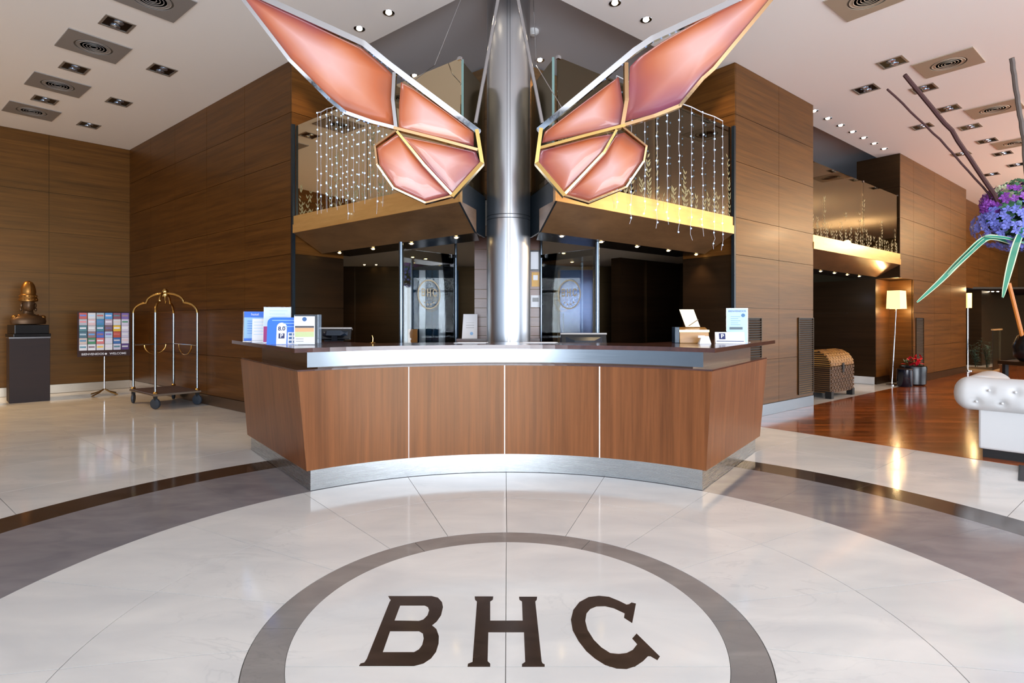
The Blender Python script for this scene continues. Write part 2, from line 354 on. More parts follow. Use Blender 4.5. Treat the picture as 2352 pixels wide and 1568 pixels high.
# block 2 with its niche, and the wall beyond
b2 = struct('wall_right_far', wbox(WR, 7.28, 11.53, .02, .8, 0, CEIL, wbox(WR, 6.454, 7.28, .02, .8, 2.25, CEIL, wbox(WR, 6.454, 7.28, .46, .8, 0, 2.25))), WALLD)
for a, b in ((6.45, 7.28), (7.28, 8.75), (8.75, 10.1), (10.1, 11.53)):
    for c, d in zip(ROWS, ROWS[1:]):
        if a < 7 and d < 2.3: continue
        obj('panel', wbox(WR, a+.003, b-.003, 0, .025, c+.003, d-.003), WALL, b2)
obj('panel', wbox(WR, 6.46, 7.275, .44, .46, .02, 2.24), WALL, b2)
obj('panel', wbox(WR, 7.26, 7.28, .03, .44, .02, 2.24), WALL, b2)
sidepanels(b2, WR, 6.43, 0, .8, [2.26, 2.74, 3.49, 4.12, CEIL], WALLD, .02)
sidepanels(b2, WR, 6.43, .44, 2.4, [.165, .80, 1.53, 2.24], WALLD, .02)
b3 = struct('wall_right_end', wbox(WR, 11.55, 26, .32, .8, 2.3, CEIL, wbox(WR, 14.8, 26, .32, .8, 0, 2.3)), WALLD)
for k in range(10):
    for c, d in ((2.3, 2.9), (2.9, 3.6), (3.6, CEIL)):
        obj('panel', wbox(WR, 11.56+k*1.4, 12.95+k*1.4, .3, .325, c+.003, d-.003), WALL, b3)
# baseboards
def base(name, W, s0, s1, t=0.0, h=.16, mat=STEEL): struct(name, wbox(W, s0, s1, t-.006, t+.02, .003, h), mat)
base('baseboard_left', WL, 0, 6.12, mat=plain('bronze_base', (120, 98, 80), .25, .8)); base('baseboard_far_left', FW, 0, 14, mat=plain('base_metal', (168, 156, 140), .3, .8))
base('baseboard_right', WR, 0, 2.36, mat=STEEL); base('baseboard_right_far', WR, 7.28, 11.53, mat=WALLD)
base('baseboard_niche', WR, 6.46, 7.27, .44, mat=WALLD)
struct('trim_2', wbox(WR, 6.40, 6.43, .46, 2.3, .003, .16), WHITE)
# corner posts at the two wall ends
for i, W in enumerate((WL, WR)):
    struct('trim_%d' % (3+i), wbox(W, -.06, -.022, -.012, .03, .003, 3.95), DSTEEL)
# lower-level back zone: back wall, side returns, core pillar, ceilings
bw = struct('wall_back', MB().box(-5, 3.95, 11.2, 11.4, 0, 2.74), WALLD)
for x in (-4.9, -3.7, -2.75, -1.6, -.5, .6, 1.7, 2.9, 3.55): obj('panel', MB().box(x+.006, x+(1.08 if x not in (-3.7, -2.75, 2.9, 3.55) else (.38 if x > 3 else .62)), 11.165, 11.2, .02, 2.43), WALLD if x < 2 or x > 4 else WALL, bw)
lowc = [(-.3, 6.2), (.3, 6.2)]
def cx(W, x, t): s = W.sx(x, t); return W.p(s, t)
mez = struct('ceiling_lower', MB().prism([cx(WL, -.3, .87), cx(WR, .3, .87), WR.p(2.36, .87), WR.p(2.36, 9), WL.p(6, 9), WL.p(6, .87)], 2.45, 2.74), plain('lower_ceiling_paint', (176, 168, 158), .7))
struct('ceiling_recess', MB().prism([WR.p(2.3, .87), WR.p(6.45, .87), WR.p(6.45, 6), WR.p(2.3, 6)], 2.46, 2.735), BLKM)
core = struct('wall_core', MB().box(-.43, .42, 7.22, 7.8, 0, 2.45), WALLD)
zz = [0.02, .5, 1.0, 1.16, 1.28, 1.40, 1.52, 1.64, 1.76, 2.02, 2.28, 2.44]
for a, b in zip(zz, zz[1:]): obj('panel', MB().box(-.43, .42, 7.2, 7.22, a+.003, b-.003), wood('core_veneer', (96, 58, 44), (120, 76, 58), (2, 2, 14)) if 'core_veneer' not in MAT else MAT['core_veneer'], core)
# recess back wall on the right
rb = struct('wall_recess_back', wbox(WR, .5, 6.45, 2.4, 2.6, 0, 2.46), WALLD)
for k in range(5): obj('panel', wbox(WR, 1.2+k*1.05, 2.24+k*1.05, 2.37, 2.4, .02, 2.44), WALLD, rb)
rb2 = struct('wall_recess_side', wbox(WR, 2.2, 2.35, .8, 2.4, 0, 2.46), WALLD)
# mezzanine back walls (both wings) and end walls
MEZ = wood('mezzanine_veneer', (92, 66, 40), (124, 92, 58), (2, 2, 30))
for i, (W, s0, s1) in enumerate(((WL, -2.0, 3), (WR, -2.23, 6.5))):
    mbk = struct('wall_mezzanine_%s' % ('left', 'right')[i], wbox(W, s0, s1, 2.1, 2.25, 2.74, CEIL+.19), WALLD)
    k = s0
    while k < s1-.1:
        for c, d in ((2.75, 3.5), (3.5, 4.25), (4.25, CEIL+.18)):
            obj('panel', wbox(W, k+.003, min(k+1.2, s1)-.003, 2.075, 2.1, c, d-.006), MEZ, mbk)
        k += 1.2

# ---- balcony edges: fascia, sloping soffit, downlight strip, glass
def balcony(W, side, sA, sB, xend=None, num=0):
    """edge from sA (inner, maybe cut at |x|=.46) to sB"""
    root = sempty('trim_%d' % (10+num))
    def ln(t, z, x=None, s=None):
        if x is not None: return W.p(W.sx(x, t), t, z)
        return W.p(s, t, z)
    e = side
    def inner(t, z):
        if xend is None: return ln(t, z, s=sA)
        k = min(max(t/.42, 0), 1); return ln(t, z, x=e*(.46-.13*k))
    def outer(t, z): return ln(t, z, s=sB-(.066 if xend else 0))
    for nm, t0, z0, z1 in (('lower_fascia', -.012, 2.51, 2.62), ('upper_fascia', 0, 2.624, 2.735)):
        q = [inner(t0, z0), outer(t0, z0), outer(.05, z0), inner(.05, z0)]
        obj(nm, MB().hexa(q, [(p[0], p[1], z1) for p in q]), MAPLE, root)
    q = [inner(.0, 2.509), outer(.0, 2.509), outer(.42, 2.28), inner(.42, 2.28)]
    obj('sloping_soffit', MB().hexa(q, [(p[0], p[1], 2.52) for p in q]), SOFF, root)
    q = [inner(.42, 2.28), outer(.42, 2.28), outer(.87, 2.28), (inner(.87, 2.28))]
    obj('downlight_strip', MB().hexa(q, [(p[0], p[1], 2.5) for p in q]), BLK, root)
    q = [inner(.05, 2.52), outer(.05, 2.52), outer(2.1, 2.52), ln(2.1, 2.52, x=e*.02) if xend else ln(2.1, 2.52, s=sA)]
    if xend: q.insert(4, ln(.9, 2.52, x=e*.24))
    obj('floor_slab', MB().prism([p[:2] for p in q], 2.745, 2.80), plain('mezzanine_floor', (90, 74, 60), .5), root)
    return root
balcony(WL, -1, None, 0, True, 0); balcony(WR, 1, None, 0, True, 1); balcony(WR, 1, 2.36, 6.45, None, 2)
# steel side plates beside the column
for e, W in ((-1, WL), (1, WR)):
    a = cx(W, e*.46, 0); b = cx(W, e*.33, .42); c = (e*.25, 6.2)
    vs = [(*a, 2.735), (*a, 2.51), (*b, 2.28), (*c, 2.28), (*c, 2.735)]
    off = Vector((e*.02, 0, 0))
    struct('trim_%d' % (20+(e > 0)), MB().hexa(vs, [tuple(Vector(v)+off) for v in vs]), DSTEEL)
# glass with etched bamboo leaves
def leaves_mb(W, s0, s1, t, seed, hmax=.95):
    r = random.Random(seed); mb = MB(); L = abs(s1-s0)
    def leaf(s, z, a, l):
        wd = l*.16; d = (math.cos(a), math.sin(a)); n = (-d[1], d[0])
        P = [(s, z), (s+d[0]*l*.45+n[0]*wd, z+d[1]*l*.45+n[1]*wd), (s+d[0]*l, z+d[1]*l), (s+d[0]*l*.45-n[0]*wd, z+d[1]*l*.45-n[1]*wd)]
        P = [(min(max(q[0], s0), s1), max(q[1], 2.74)) for q in P]
        f = [W.p(q[0], t-.001, q[1]) for q in P]; bk = [W.p(q[0], t+.0005, q[1]) for q in P]
        mb.hexa(f, bk)
    n = int(L*9)
    for i in range(n):
        s = s0+(i+r.random())*L/n; edge = min(abs(s-s0), abs(s-s1))/L
        h = r.uniform(.1, .3)+(.75*max(0, 1-edge*9) if r.random() < .75 else 0)
        if r.random() < .1: h += .35
        z = 2.74; lean = r.uniform(-.1, .1)
        while z < 2.74+min(h, hmax):
            for sg in (-1, 1):
                if r.random() < .8: leaf(s+lean*(z-2.74), z, PI/2+sg*r.uniform(.35, .9), r.uniform(.05, .09))
            z += r.uniform(.045, .07)
    return mb
def glass_run(W, cuts, t, label, group, seed, corner=None):
    for k, (a, b) in enumerate(zip(cuts, cuts[1:])):
        g = empty('glass_balustrade', (*W.p((a+b)/2, t), 2.737), label[k], 'balustrade', group)
        M = Matrix.Translation(-Vector(g.location))
        obj('glass_pane', wbox(W, min(a, b)+.004, max(a, b)-.004, t, t+.012, 2.737, 3.93).xf(M), GLASS, g)
        l = obj('etched_leaves', leaves_mb(W, min(a, b)+.01, max(a, b)-.01, t, seed+k).xf(M), ETCH, g); l['kind'] = 'stuff'
        obj('clamp', wbox(W, min(b, b+(.04 if a > b else -.04)), max(b, b+(.04 if a > b else -.04)), t-.012, t+.024, 3.915, 3.945).xf(M), CHROME, g)
sL = WL.sx(-.46, .03); sR = WR.sx(.485, .03)
glass_run(WL, [-.07, -1.6, sL], .03, ['glass balustrade with etched bamboo at the left wall end, behind the light curtain', 'glass balustrade left of the steel column, behind the left wing sculpture'], 'etched glass balustrades of the balcony', 11)
glass_run(WR, [-.07, -1.7, sR], .03, ['glass balustrade with etched bamboo at the right wall end, behind the light curtain', 'glass balustrade right of the steel column, behind the right wing sculpture'], 'etched glass balustrades of the balcony', 21)
glass_run(WR, [2.40, 4.55, 6.41], .03, ['etched glass balustrade above the wicker chest, nearer pane', 'etched glass balustrade above the wicker chest, farther pane beside the far wall block'], 'glass balustrades of the second balcony', 31)
for e, W, lab in ((-1, WL, 'short glass pane turning back to the left side of the column'), (1, WR, 'short glass pane turning back to the right side of the column')):
    a = Vector(cx(W, e*.45, .10)); b = Vector((e*.26, 6.15)); d = (b-a).normalized(); n = Vector((-d.y, d.x))*.006
    g = empty('glass_balustrade', (a.x, a.y, 2.737), lab, 'balustrade')
    q = [a-n, b-n, b+n, a+n]; M = Matrix.Translation(-Vector(g.location))
    obj('glass_pane', MB().hexa([(p.x, p.y, 2.737) for p in q], [(p.x, p.y, 3.93) for p in q]).xf(M), GLASS, g)
    obj('edge_post', MB().box(a.x-.012, a.x+.012, a.y-.012, a.y+.012, 2.737, 3.95).xf(M), plain('glass_edge', (120, 150, 146), .2, .2), g)

# ---- shell behind the camera: glazed front
fr = MB()
for i in range(13):
    x = -18+i*3.4; fr.box(x-.06, x+.06, -6.95, -6.8, 0, CEIL)
fr.box(-20, 24, -6.95, -6.8, 4.5, CEIL).box(-20, 24, -6.95, -6.8, 0, .12).box(-20, 24, -6.95, -6.8, 2.5, 2.58)
struct('window_1', fr, DSTEEL)
struct('wall_rear_left', MB().box(-20.2, -20, -7, 2, 0, CEIL), PLAST)
fr2 = MB()
for i in range(6):
    y = -5+i*2.6; fr2.box(16.8, 16.95, y-.06, y+.06, 0, CEIL)
fr2.box(16.8, 16.95, -7, 10, 4.4, CEIL).box(16.8, 16.95, -7, 10, 0, .1)
struct('window_2', fr2, DSTEEL)
struct('wall_far_right', MB().box(24, 24.2, 9, 30, 0, CEIL), WALLD)

# ================================================================== CEILING FITTINGS
def downlight_small(loc, label, group, r=.045, strength=14, col=(255, 236, 205)):
    g = empty('recessed_spotlight', loc, label, 'light', group)
    obj('trim_ring', MB().lathe([(r, 0), (r*1.45, -.004), (r*1.5, -.001), (r*1.5, .0005)], 16), CHROME, g, True)
    obj('bulb', MB().ball((0, 0, -.002), r*.8, 10, 4, sz=.5), emis('spot_bulb_%d_%d' % (strength, col[2]), col, strength), g, True)
    return g
ROWL = [(817, 70), (884, 33), (960, 3), (745, 112)]
rowlab = 'row of small round spotlights in the ceiling edge strip '
def row(W, s, z, t, lab, grp, power, strength=14, ang=80, col=WARM):
    p = W.p(s, t, z-.001); downlight_small(p, lab, grp, strength=strength)
    if power: spot('spot_lamp', (p[0], p[1], z-.03), power, col, ang, .9)
cl = ['round ceiling spotlight above the left balcony, nearest the left wall end', 'round ceiling spotlight above the left balcony, second from the wall end', 'bright round ceiling spotlight touching the left wing bar from behind', 'starry round ceiling spotlight left of the column, right of the wing tip', 'round ceiling spotlight at the top edge left of the column', 'round ceiling spotlight closest to the column on its left']
for k in range(6): row(WL, -.29-.54*k, CEIL, .09, cl[k], 'spotlights of the balcony ceiling strip', 55 if k < 2 else 25)
cl = ['round ceiling spotlight in the corner over the right wall end', 'round ceiling spotlight behind the right wing, second from the wall end', 'round ceiling spotlight behind the right wing, third from the wall end', 'round ceiling spotlight just above the right wing bar', 'starry round ceiling spotlight between the column and the right wing', 'round ceiling spotlight closest to the column on its right']
for k in range(6): row(WR, -.28-.54*k+(0 if k < 3 else .1), CEIL, .09, cl[k], 'spotlights of the balcony ceiling strip', 55 if k < 2 else 25)
ordn = ['first', 'second', 'third', 'fourth', 'fifth', 'sixth', 'seventh']
for k in range(7): row(WR, 2.63+.535*k, CEIL, .1, ordn[k]+' round spotlight from the near wall block, over the second balcony', 'spotlights over the second balcony', 25 if k % 2 == 0 else 0, 10)
lf = [(780, 580), (857, 571), (945, 559), (1048, 545)]; rf = [(1290, 542), (1381, 555), (1463, 566), (1535, 575), (1599, 584)]
for pts, nm, side in ((lf, 'left', ordn), (rf[::-1], 'right', ordn)):
    for k, (x, y) in enumerate(pts):
        p = onz(x, y, 2.279); downlight_small(p, 'small warm downlight under the %s soffit, %s from its outer end' % (nm, ordn[k]), 'downlights under the reception soffits', r=.028, strength=20, col=(255, 214, 140))
        spot('spot_lamp', (p.x, p.y, 2.25), 14, (1, .72, .4), 90, .8)
for k in range(6):
    p = WR.p(2.75+.62*k, .55, 2.279); downlight_small(p, 'small warm downlight under the second balcony, %s from the near block' % ordn[k], 'downlights under the second balcony', r=.028, strength=20, col=(255, 214, 140))
    if k % 2: spot('spot_lamp', (p[0], p[1], 2.25), 14, (1, .72, .4), 90, .8)
for (x, y), d in (((837, 613), 'at the far left of the back ceiling, upper'), ((864, 616), 'at the far left of the back ceiling, lower'), ((948, 590), 'above the left glass logo, left one'), ((978, 594), 'above the left glass logo, right one'), ((1294, 581), 'above the right glass logo'), ((1544, 608), 'at the far right of the back ceiling')):
    p = onz(x, y, 2.448)
    if p.y > 11: p = Vector((p.x*10.8/p.y, 10.8, 2.448))
    downlight_small(p, 'tiny warm downlight '+d, 'downlights in the back-office ceiling', r=.03, strength=16, col=(255, 214, 140))
    spot('spot_lamp', (p.x, p.y, 2.42), 22, (1, .66, .32), 80, .8)
for (x, y), d in (((952, 174), 'left of the column'), ((1240, 138), 'right of the column')):
    p = onz(x, y, CEIL+.193); downlight_small(p, 'round spotlight in the grey upper ceiling '+d, 'upper ceiling spotlights'); spot('spot_lamp', (p.x, p.y, CEIL+.15), 30, WARM, 100, .8)
# twin square downlights
def twin(x, y, ang, label):
    Y = (CEIL-H)*F/(CY-y); g = empty('square_downlight', ((x-CX)/F*Y, Y, CEIL), label, 'light', 'square twin-lamp ceiling downlights', ang)
    a, b = .15, .125
    mb = MB()
    for q in (((-a, -a), (a, -b)), ((-a, b), (a, a)), ((-a, -b), (-b, b)), ((b, -b), (a, b))): mb.box(q[0][0], q[1][0], q[0][1], q[1][1], -.008, .002)
    obj('frame', mb, plain('light_frame', (160, 150, 140), .4, .5), g)
    obj('housing', MB().box(-b, b, -b, b, -.002, .0), BLK, g)
    for s in (-1, 1):
        obj('lamp', MB().lathe([(.052, -.001), (.05, -.012), (.02, -.022), (.0001, -.024)], 14, (s*.062, s*0, 0)), plain('lamp_reflector', (190, 205, 225), .15, .9), g, True)
TL = [(269, 55, 'upper left, above the big near vent'), (171, 156, 'at left between the first and second vent'), (372, 160, 'at left, the nearest to the left wall'), (103, 229, 'at left between the second and third vent'), (273, 234, 'at left, middle of the row along the wall'), (204, 287, 'at left, the farthest into the corner')]
aL = WL.ang
for x, y, d in TL: twin(x, y, aL, 'square black recessed twin downlight '+d)
TR = [(2050, 143, 'at right beside the nearest vent'), (1989, 204, 'at right, nearest to the wall block'), (2122, 203, 'at right crossed by the thick branch'), (2178, 249, 'at right just left of the second vent'), (2118, 290, 'at right crossed by the thin branch'), (2228, 291, 'at right below the second vent'), (2267, 323, 'at right, left of the third vent'), (2208, 353, 'at right where the thick branch passes lower down'), (2303, 352, 'at right below the third vent'), (2276, 400, 'at right just above the flowers'), (2335, 378, 'at the right edge, farthest along')]
for x, y, d in TR: twin(x, y, WR.ang, 'square black recessed twin downlight '+d)
def vent(x, y, ang, label, mcol):
    Y = (CEIL-H)*F/(CY-y); g = empty('ceiling_vent', ((x-CX)/F*Y, Y, CEIL), label, 'vent', 'square ceiling air vents', ang)
    a = .325; m = plain('vent_metal_%d' % mcol[0], mcol, .5, .2)
    circ = [(.2*math.cos(2*PI*i/32), .2*math.sin(2*PI*i/32)) for i in range(32)]
    obj('plate', MB().prism([(-a, -a), (a, -a), (a, a), (-a, a)], -.012, .002, [circ]), m, g)
    obj('grille', MB().lathe([(.2, -.006), (.2, -.001), (.0001, -.001)], 32), plain('vent_dark', (84, 78, 70), .6), g)
    mb = MB()
    for k in range(1, 6): mb.lathe([(.034*k, -.009), (.034*k+.008, -.013), (.034*k+.012, -.007)], 28)
    obj('grille_ring', mb, m, g)
for x, y, d in ((350, -2, 'top left, cut by the picture edge'), (215, 107, 'upper left, second from the picture top'), (133, 195, 'at left, third from the picture top'), (73, 255, 'at left, nearest to the far wall')): vent(x, y, aL, 'square grey ceiling vent with round grille, '+d, (150, 144, 140))
for x, y, d in ((1995, -4, 'top right, cut by the picture edge'), (2178, 145, 'upper right beside the branches'), (2285, 250, 'right, partly behind the upright branch'), (2335, 327, 'right edge, the farthest')): vent(x, y, WR.ang, 'square grey ceiling vent with round grille, '+d, (176, 160, 140))
# smoke detector
g = empty('smoke_detector', onz(1225, 70, CEIL+.195), 'small white smoke detector on the grey upper ceiling right of the column', 'detector')
obj('body', MB().lathe([(.07, 0), (.07, -.03), (.05, -.05), (.0001, -.055)], 20), plain('white_plastic', (225, 225, 225), .4), g, True)
obj('ring', MB().lathe([(.03, -.05), (.035, -.06), (.0001, -.062)], 16), plain('white_plastic', (225, 225, 225), .4), g, True)

# ================================================================== COLUMN
COLY = 6.2
col = empty('steel_column', (.01, COLY, 0), 'tall round brushed steel column rising behind the reception desk', 'column')
obj('shaft', MB().lathe([(.243, 0), (.243, CEIL+.19)], 64), STEELC, col, True)
for a in (-94, -86): obj('joint', MB().box(-.002, .002, -.004, .004, .02, CEIL+.18).xf(Matrix.Translation((.243*math.cos(math.radians(a)), .243*math.sin(math.radians(a)), 0))), plain('joint_dark', (90, 92, 96), .3, .8), col)
for z in (2.46, 2.50): obj('collar', MB().lathe([(.244, z), (.2455, z+.004), (.244, z+.008)], 48), plain('joint_dark', (90, 92, 96), .3, .8), col, True)

# ================================================================== BUTTERFLY WINGS
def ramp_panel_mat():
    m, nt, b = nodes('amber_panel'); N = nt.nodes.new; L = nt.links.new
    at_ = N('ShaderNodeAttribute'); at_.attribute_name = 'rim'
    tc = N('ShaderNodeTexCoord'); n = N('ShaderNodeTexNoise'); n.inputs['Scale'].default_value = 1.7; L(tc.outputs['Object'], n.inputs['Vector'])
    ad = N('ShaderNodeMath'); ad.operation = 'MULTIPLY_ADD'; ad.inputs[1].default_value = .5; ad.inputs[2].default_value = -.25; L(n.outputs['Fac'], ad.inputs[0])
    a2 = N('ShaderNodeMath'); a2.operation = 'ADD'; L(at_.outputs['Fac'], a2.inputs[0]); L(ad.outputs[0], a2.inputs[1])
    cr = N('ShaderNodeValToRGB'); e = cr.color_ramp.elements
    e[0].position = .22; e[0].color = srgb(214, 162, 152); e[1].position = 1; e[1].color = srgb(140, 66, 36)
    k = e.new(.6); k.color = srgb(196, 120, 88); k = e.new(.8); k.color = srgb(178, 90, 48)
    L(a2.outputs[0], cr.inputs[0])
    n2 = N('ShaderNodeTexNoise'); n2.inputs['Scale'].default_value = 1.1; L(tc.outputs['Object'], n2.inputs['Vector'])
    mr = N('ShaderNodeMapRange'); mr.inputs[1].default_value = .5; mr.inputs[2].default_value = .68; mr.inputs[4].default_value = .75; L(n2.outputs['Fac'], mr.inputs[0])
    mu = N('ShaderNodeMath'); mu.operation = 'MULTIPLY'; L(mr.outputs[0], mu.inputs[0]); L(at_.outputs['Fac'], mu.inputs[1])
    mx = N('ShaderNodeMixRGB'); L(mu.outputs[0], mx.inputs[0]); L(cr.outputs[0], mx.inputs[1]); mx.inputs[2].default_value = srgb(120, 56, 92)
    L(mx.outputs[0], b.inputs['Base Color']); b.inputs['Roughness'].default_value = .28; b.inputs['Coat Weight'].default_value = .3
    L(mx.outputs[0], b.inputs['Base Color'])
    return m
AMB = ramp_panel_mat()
def wing(side, panels, bars, root, ydep):
    D = lambda p: ydep(p[0])
    M = Matrix.Translation(-Vector(root.location))
    for poly in panels:
        P = [at(x, y, D((x, y))) for x, y in poly]
        # refine outline
        Q = []
        for i in range(len(P)):
            a, b = P[i], P[(i+1) % len(P)]; n = max(1, int((b-a).length/.06))
            Q += [a+(b-a)*k/n for k in range(n)]
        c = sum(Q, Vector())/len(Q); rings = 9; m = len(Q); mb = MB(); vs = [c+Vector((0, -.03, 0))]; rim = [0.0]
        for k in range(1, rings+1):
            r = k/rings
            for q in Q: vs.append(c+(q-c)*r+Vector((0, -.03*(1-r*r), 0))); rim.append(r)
        nf = len(vs); fs = [(0, 1+(i+1) % m, 1+i) for i in range(m)]
        for k in range(rings-1): fs += [(1+k*m+i, 1+k*m+(i+1) % m, 1+(k+1)*m+(i+1) % m, 1+(k+1)*m+i) for i in range(m)]
        back = [v+Vector((0, .012, 0)) for v in vs]; fb = [tuple(i+nf for i in f[::-1]) for f in fs]
        o0 = 1+(rings-1)*m; side_f = [(o0+i, o0+nf+i, o0+nf+(i+1) % m, o0+(i+1) % m) for i in range(m)]
        mb.add(vs+back, fs+fb+side_f).xf(M)
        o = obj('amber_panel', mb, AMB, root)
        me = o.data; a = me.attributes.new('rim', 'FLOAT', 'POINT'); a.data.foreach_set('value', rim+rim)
        for p in me.polygons: p.use_smooth = True
    for nm, pts, wdt, dep, mat in bars:
        P = [at(x, y, D((x, y))) for x, y in pts]; mb = MB()
        for a, b in zip(P, P[1:]):
            d = (b-a).normalized(); n = d.cross(Vector((0, 1, 0))).normalized()*wdt/2; y0 = Vector((0, -dep*.6, 0)); y1 = Vector((0, dep*.4, 0)); ex = d*wdt*.3
            mb.hexa([a-n-ex+y0, b-n+ex+y0, b-n+ex+y1, a-n-ex+y1], [a+n-ex+y0, b+n+ex+y0, b+n+ex+y1, a+n-ex+y1])
        obj(nm, mb.xf(M), mat, root)
yl = lambda x: 5.15-(1100-x)/575*.55
PLl = [[(520,-42),(601,2),(700,48),(834,112),(883,153),(909,177.5),(902,226.5),(904,288),(850,276),(794,256),(758,226),(668,136)],
       [(921,188),(944,200),(1030,260),(1088,304),(1088,335),(1000,315),(916,294),(917,235)],
       [(922,312),(1000,328),(1093,349),(1106,382),(1042,447),(980,380)],
       [(912,307),(866,340),(872,378),(907,429),(978,462),(1034,447),(975,383)]]
BL = [('top_bar', [(500,-58),(610,0),(837,103),(892,148),(950,192),(1098,303)], .05, .05, CHROME),
      ('outer_bar', [(500,-58),(563,4),(668,141),(757,229.6),(794,260),(855,281.6),(907,295)], .03, .05, CHROME),
      ('inner_bar', [(907,172),(904,232),(911,296)], .03, .06, CHROME),
      ('cross_bar', [(908,297),(1000,320),(1096,346)], .026, .07, BRONZE),
      ('diagonal_bar', [(914,305),(975,380),(1040,450)], .022, .06, BRASS),
      ('right_edge_bar', [(1096,303),(1108,376),(1041,451)], .034, .08, BRASS),
      ('lower_edge_bar', [(1041,451),(978,467),(905,433),(868,380),(863,337),(910,303)], .016, .06, BRONZE)]
wgl = empty('butterfly_wing', (-.27, 5.2, 3.0), 'left amber butterfly wing sculpture of four panels in metal bars, left of the column', 'sculpture', 'butterfly wing sculptures')
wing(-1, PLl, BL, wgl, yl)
yr = lambda x: 5.15-(x-1235)/575*.55
PRr = [[(1853,-96),(1690,0),(1517,98),(1468,131.6),(1447,153),(1443,226),(1436,278),(1502,262),(1560,240),(1612,178),(1660,132)],
       [(1421,176),(1350,228),(1251,303),(1245,328),(1361,303),(1428,288),(1432,240)],
       [(1242,346),(1236,376),(1293,443),(1345,390),(1384,350),(1412,306),(1361,315)],
       [(1416,309),(1434.7,304),(1480.6,340),(1474.5,370),(1434.7,427),(1352,461),(1301,447),(1352,392),(1389,352)]]
BR = [('top_bar', [(1870,-112),(1698,-1),(1496,92),(1456,119),(1239,299)], .05, .05, CHROME),
      ('outer_bar', [(1870,-112),(1771,0),(1637,161),(1612,183),(1560,245),(1502,268),(1432,289)], .03, .05, BRONZE),
      ('inner_bar', [(1437,150),(1438,232),(1428,290)], .034, .06, BRONZE),
      ('cross_bar', [(1240,342),(1340,315),(1432,291)], .026, .07, BRASS),
      ('diagonal_bar', [(1414,302),(1386,352),(1296,448)], .022, .06, BRASS),
      ('left_edge_bar', [(1242,300),(1232,376),(1294,449)], .034, .08, BRASS),
      ('lower_edge_bar', [(1294,449),(1352,466),(1437,431),(1477,372),(1483,338),(1430,295)], .016, .06, BRONZE)]
wgr = empty('butterfly_wing', (.29, 5.2, 3.0), 'right amber butterfly wing sculpture of four panels in metal bars, right of the column', 'sculpture', 'butterfly wing sculptures')
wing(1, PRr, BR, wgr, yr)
for e, x0, x1, g in ((-1, 1144, 1092, wgl), (1, 1190, 1246, wgr)):
    M = Matrix.Translation(-Vector(g.location)); a = at(x0, 0, 5.5); b = at(x1, 284, 5.15); c = a+(a-b)*.3; c.z = min(c.z, CEIL-.04)
    obj('support_rod', MB().tube([b, a, c], .018, 10).xf(M), CHROME, g, True)
    a = at(1060 if e < 0 else 1285, -80, 5.9); m_ = at(998 if e < 0 else 1232, 150, 5.5); b = at(950 if e < 0 else 1292, 185 if e < 0 else 250, 5.1)
    if e > 0: a = at(1225, -60, 5.9)
    a.z = min(a.z, CEIL-.03)
    obj('suspension_cable', MB().tube([a, m_, b], .004, 6).xf(M), CHROME, g)

# ================================================================== FAIRY LIGHT CURTAINS
LED = emis('led_bulb', (150, 190, 255), 3.5)
bulb_me = None
def curtain(W, pxs, name_label, seed, ends, step, t=-.03):
    global bulb_me
    r = random.Random(seed); g = empty('light_curtain', (*W.p(W.hit(pxs[0], t), t), 3.94), name_label, 'string lights', 'LED light curtains on the balustrade')
    o = Vector(g.location); ss = [W.hit(p, t) for p in pxs]
    hd = [Vector(W.p(s, t, 3.945-.012*(i % 2)))-o for i, s in enumerate(ss)]
    obj('header_cable', MB().tube(hd, .006, 6), WIRE, g)
    for i, s in enumerate(ss):
        z1 = ends(i); pts = []; z = 3.94
        while z > z1:
            k = max(0, 2.75-z); pts.append(Vector(W.p(s+r.uniform(-.006, .006)+r.uniform(-1, 1)*.08*k, t, z))-o); z -= .07
        if len(pts) < 2: continue
        st = obj('strand', MB().tube(pts, .0022, 4), WIRE, g)
        z = 3.94-r.uniform(.05, .14)
        while z > z1+.02:
            j = min(int((3.94-z)/.07), len(pts)-1)
            if bulb_me is None:
                b = obj('bulb', MB().ball((0, 0, 0), .0095, 8, 5), LED, st); bulb_me = b.data
            else:
                b = bpy.data.objects.new('bulb', bulb_me); COL.objects.link(b); b.parent = st
            b.location = pts[j]+Vector((r.uniform(-.008, .008), -.006, 0)); z -= step*r.uniform(.93, 1.07)
rr = random.Random(5)
e1 = [2.50+rr.uniform(0, .22) for _ in range(20)]
curtain(WL, [729, 737, 751, 762, 774, 787, 799, 812, 825, 838, 851, 866, 880], 'curtain of blue-white fairy lights on the left balustrade beside the left wing', 3, lambda i: e1[i], .16)
e2 = [2.32+rr.uniform(0, .2) for _ in range(20)]
curtain(WR, [1416, 1450, 1481, 1509, 1533, 1560, 1588, 1614, 1641, 1660], 'curtain of blue-white fairy lights on the right balustrade beside the right wing', 4, lambda i: e2[i]-(.12 if i in (7, 8, 9) else 0), .125)

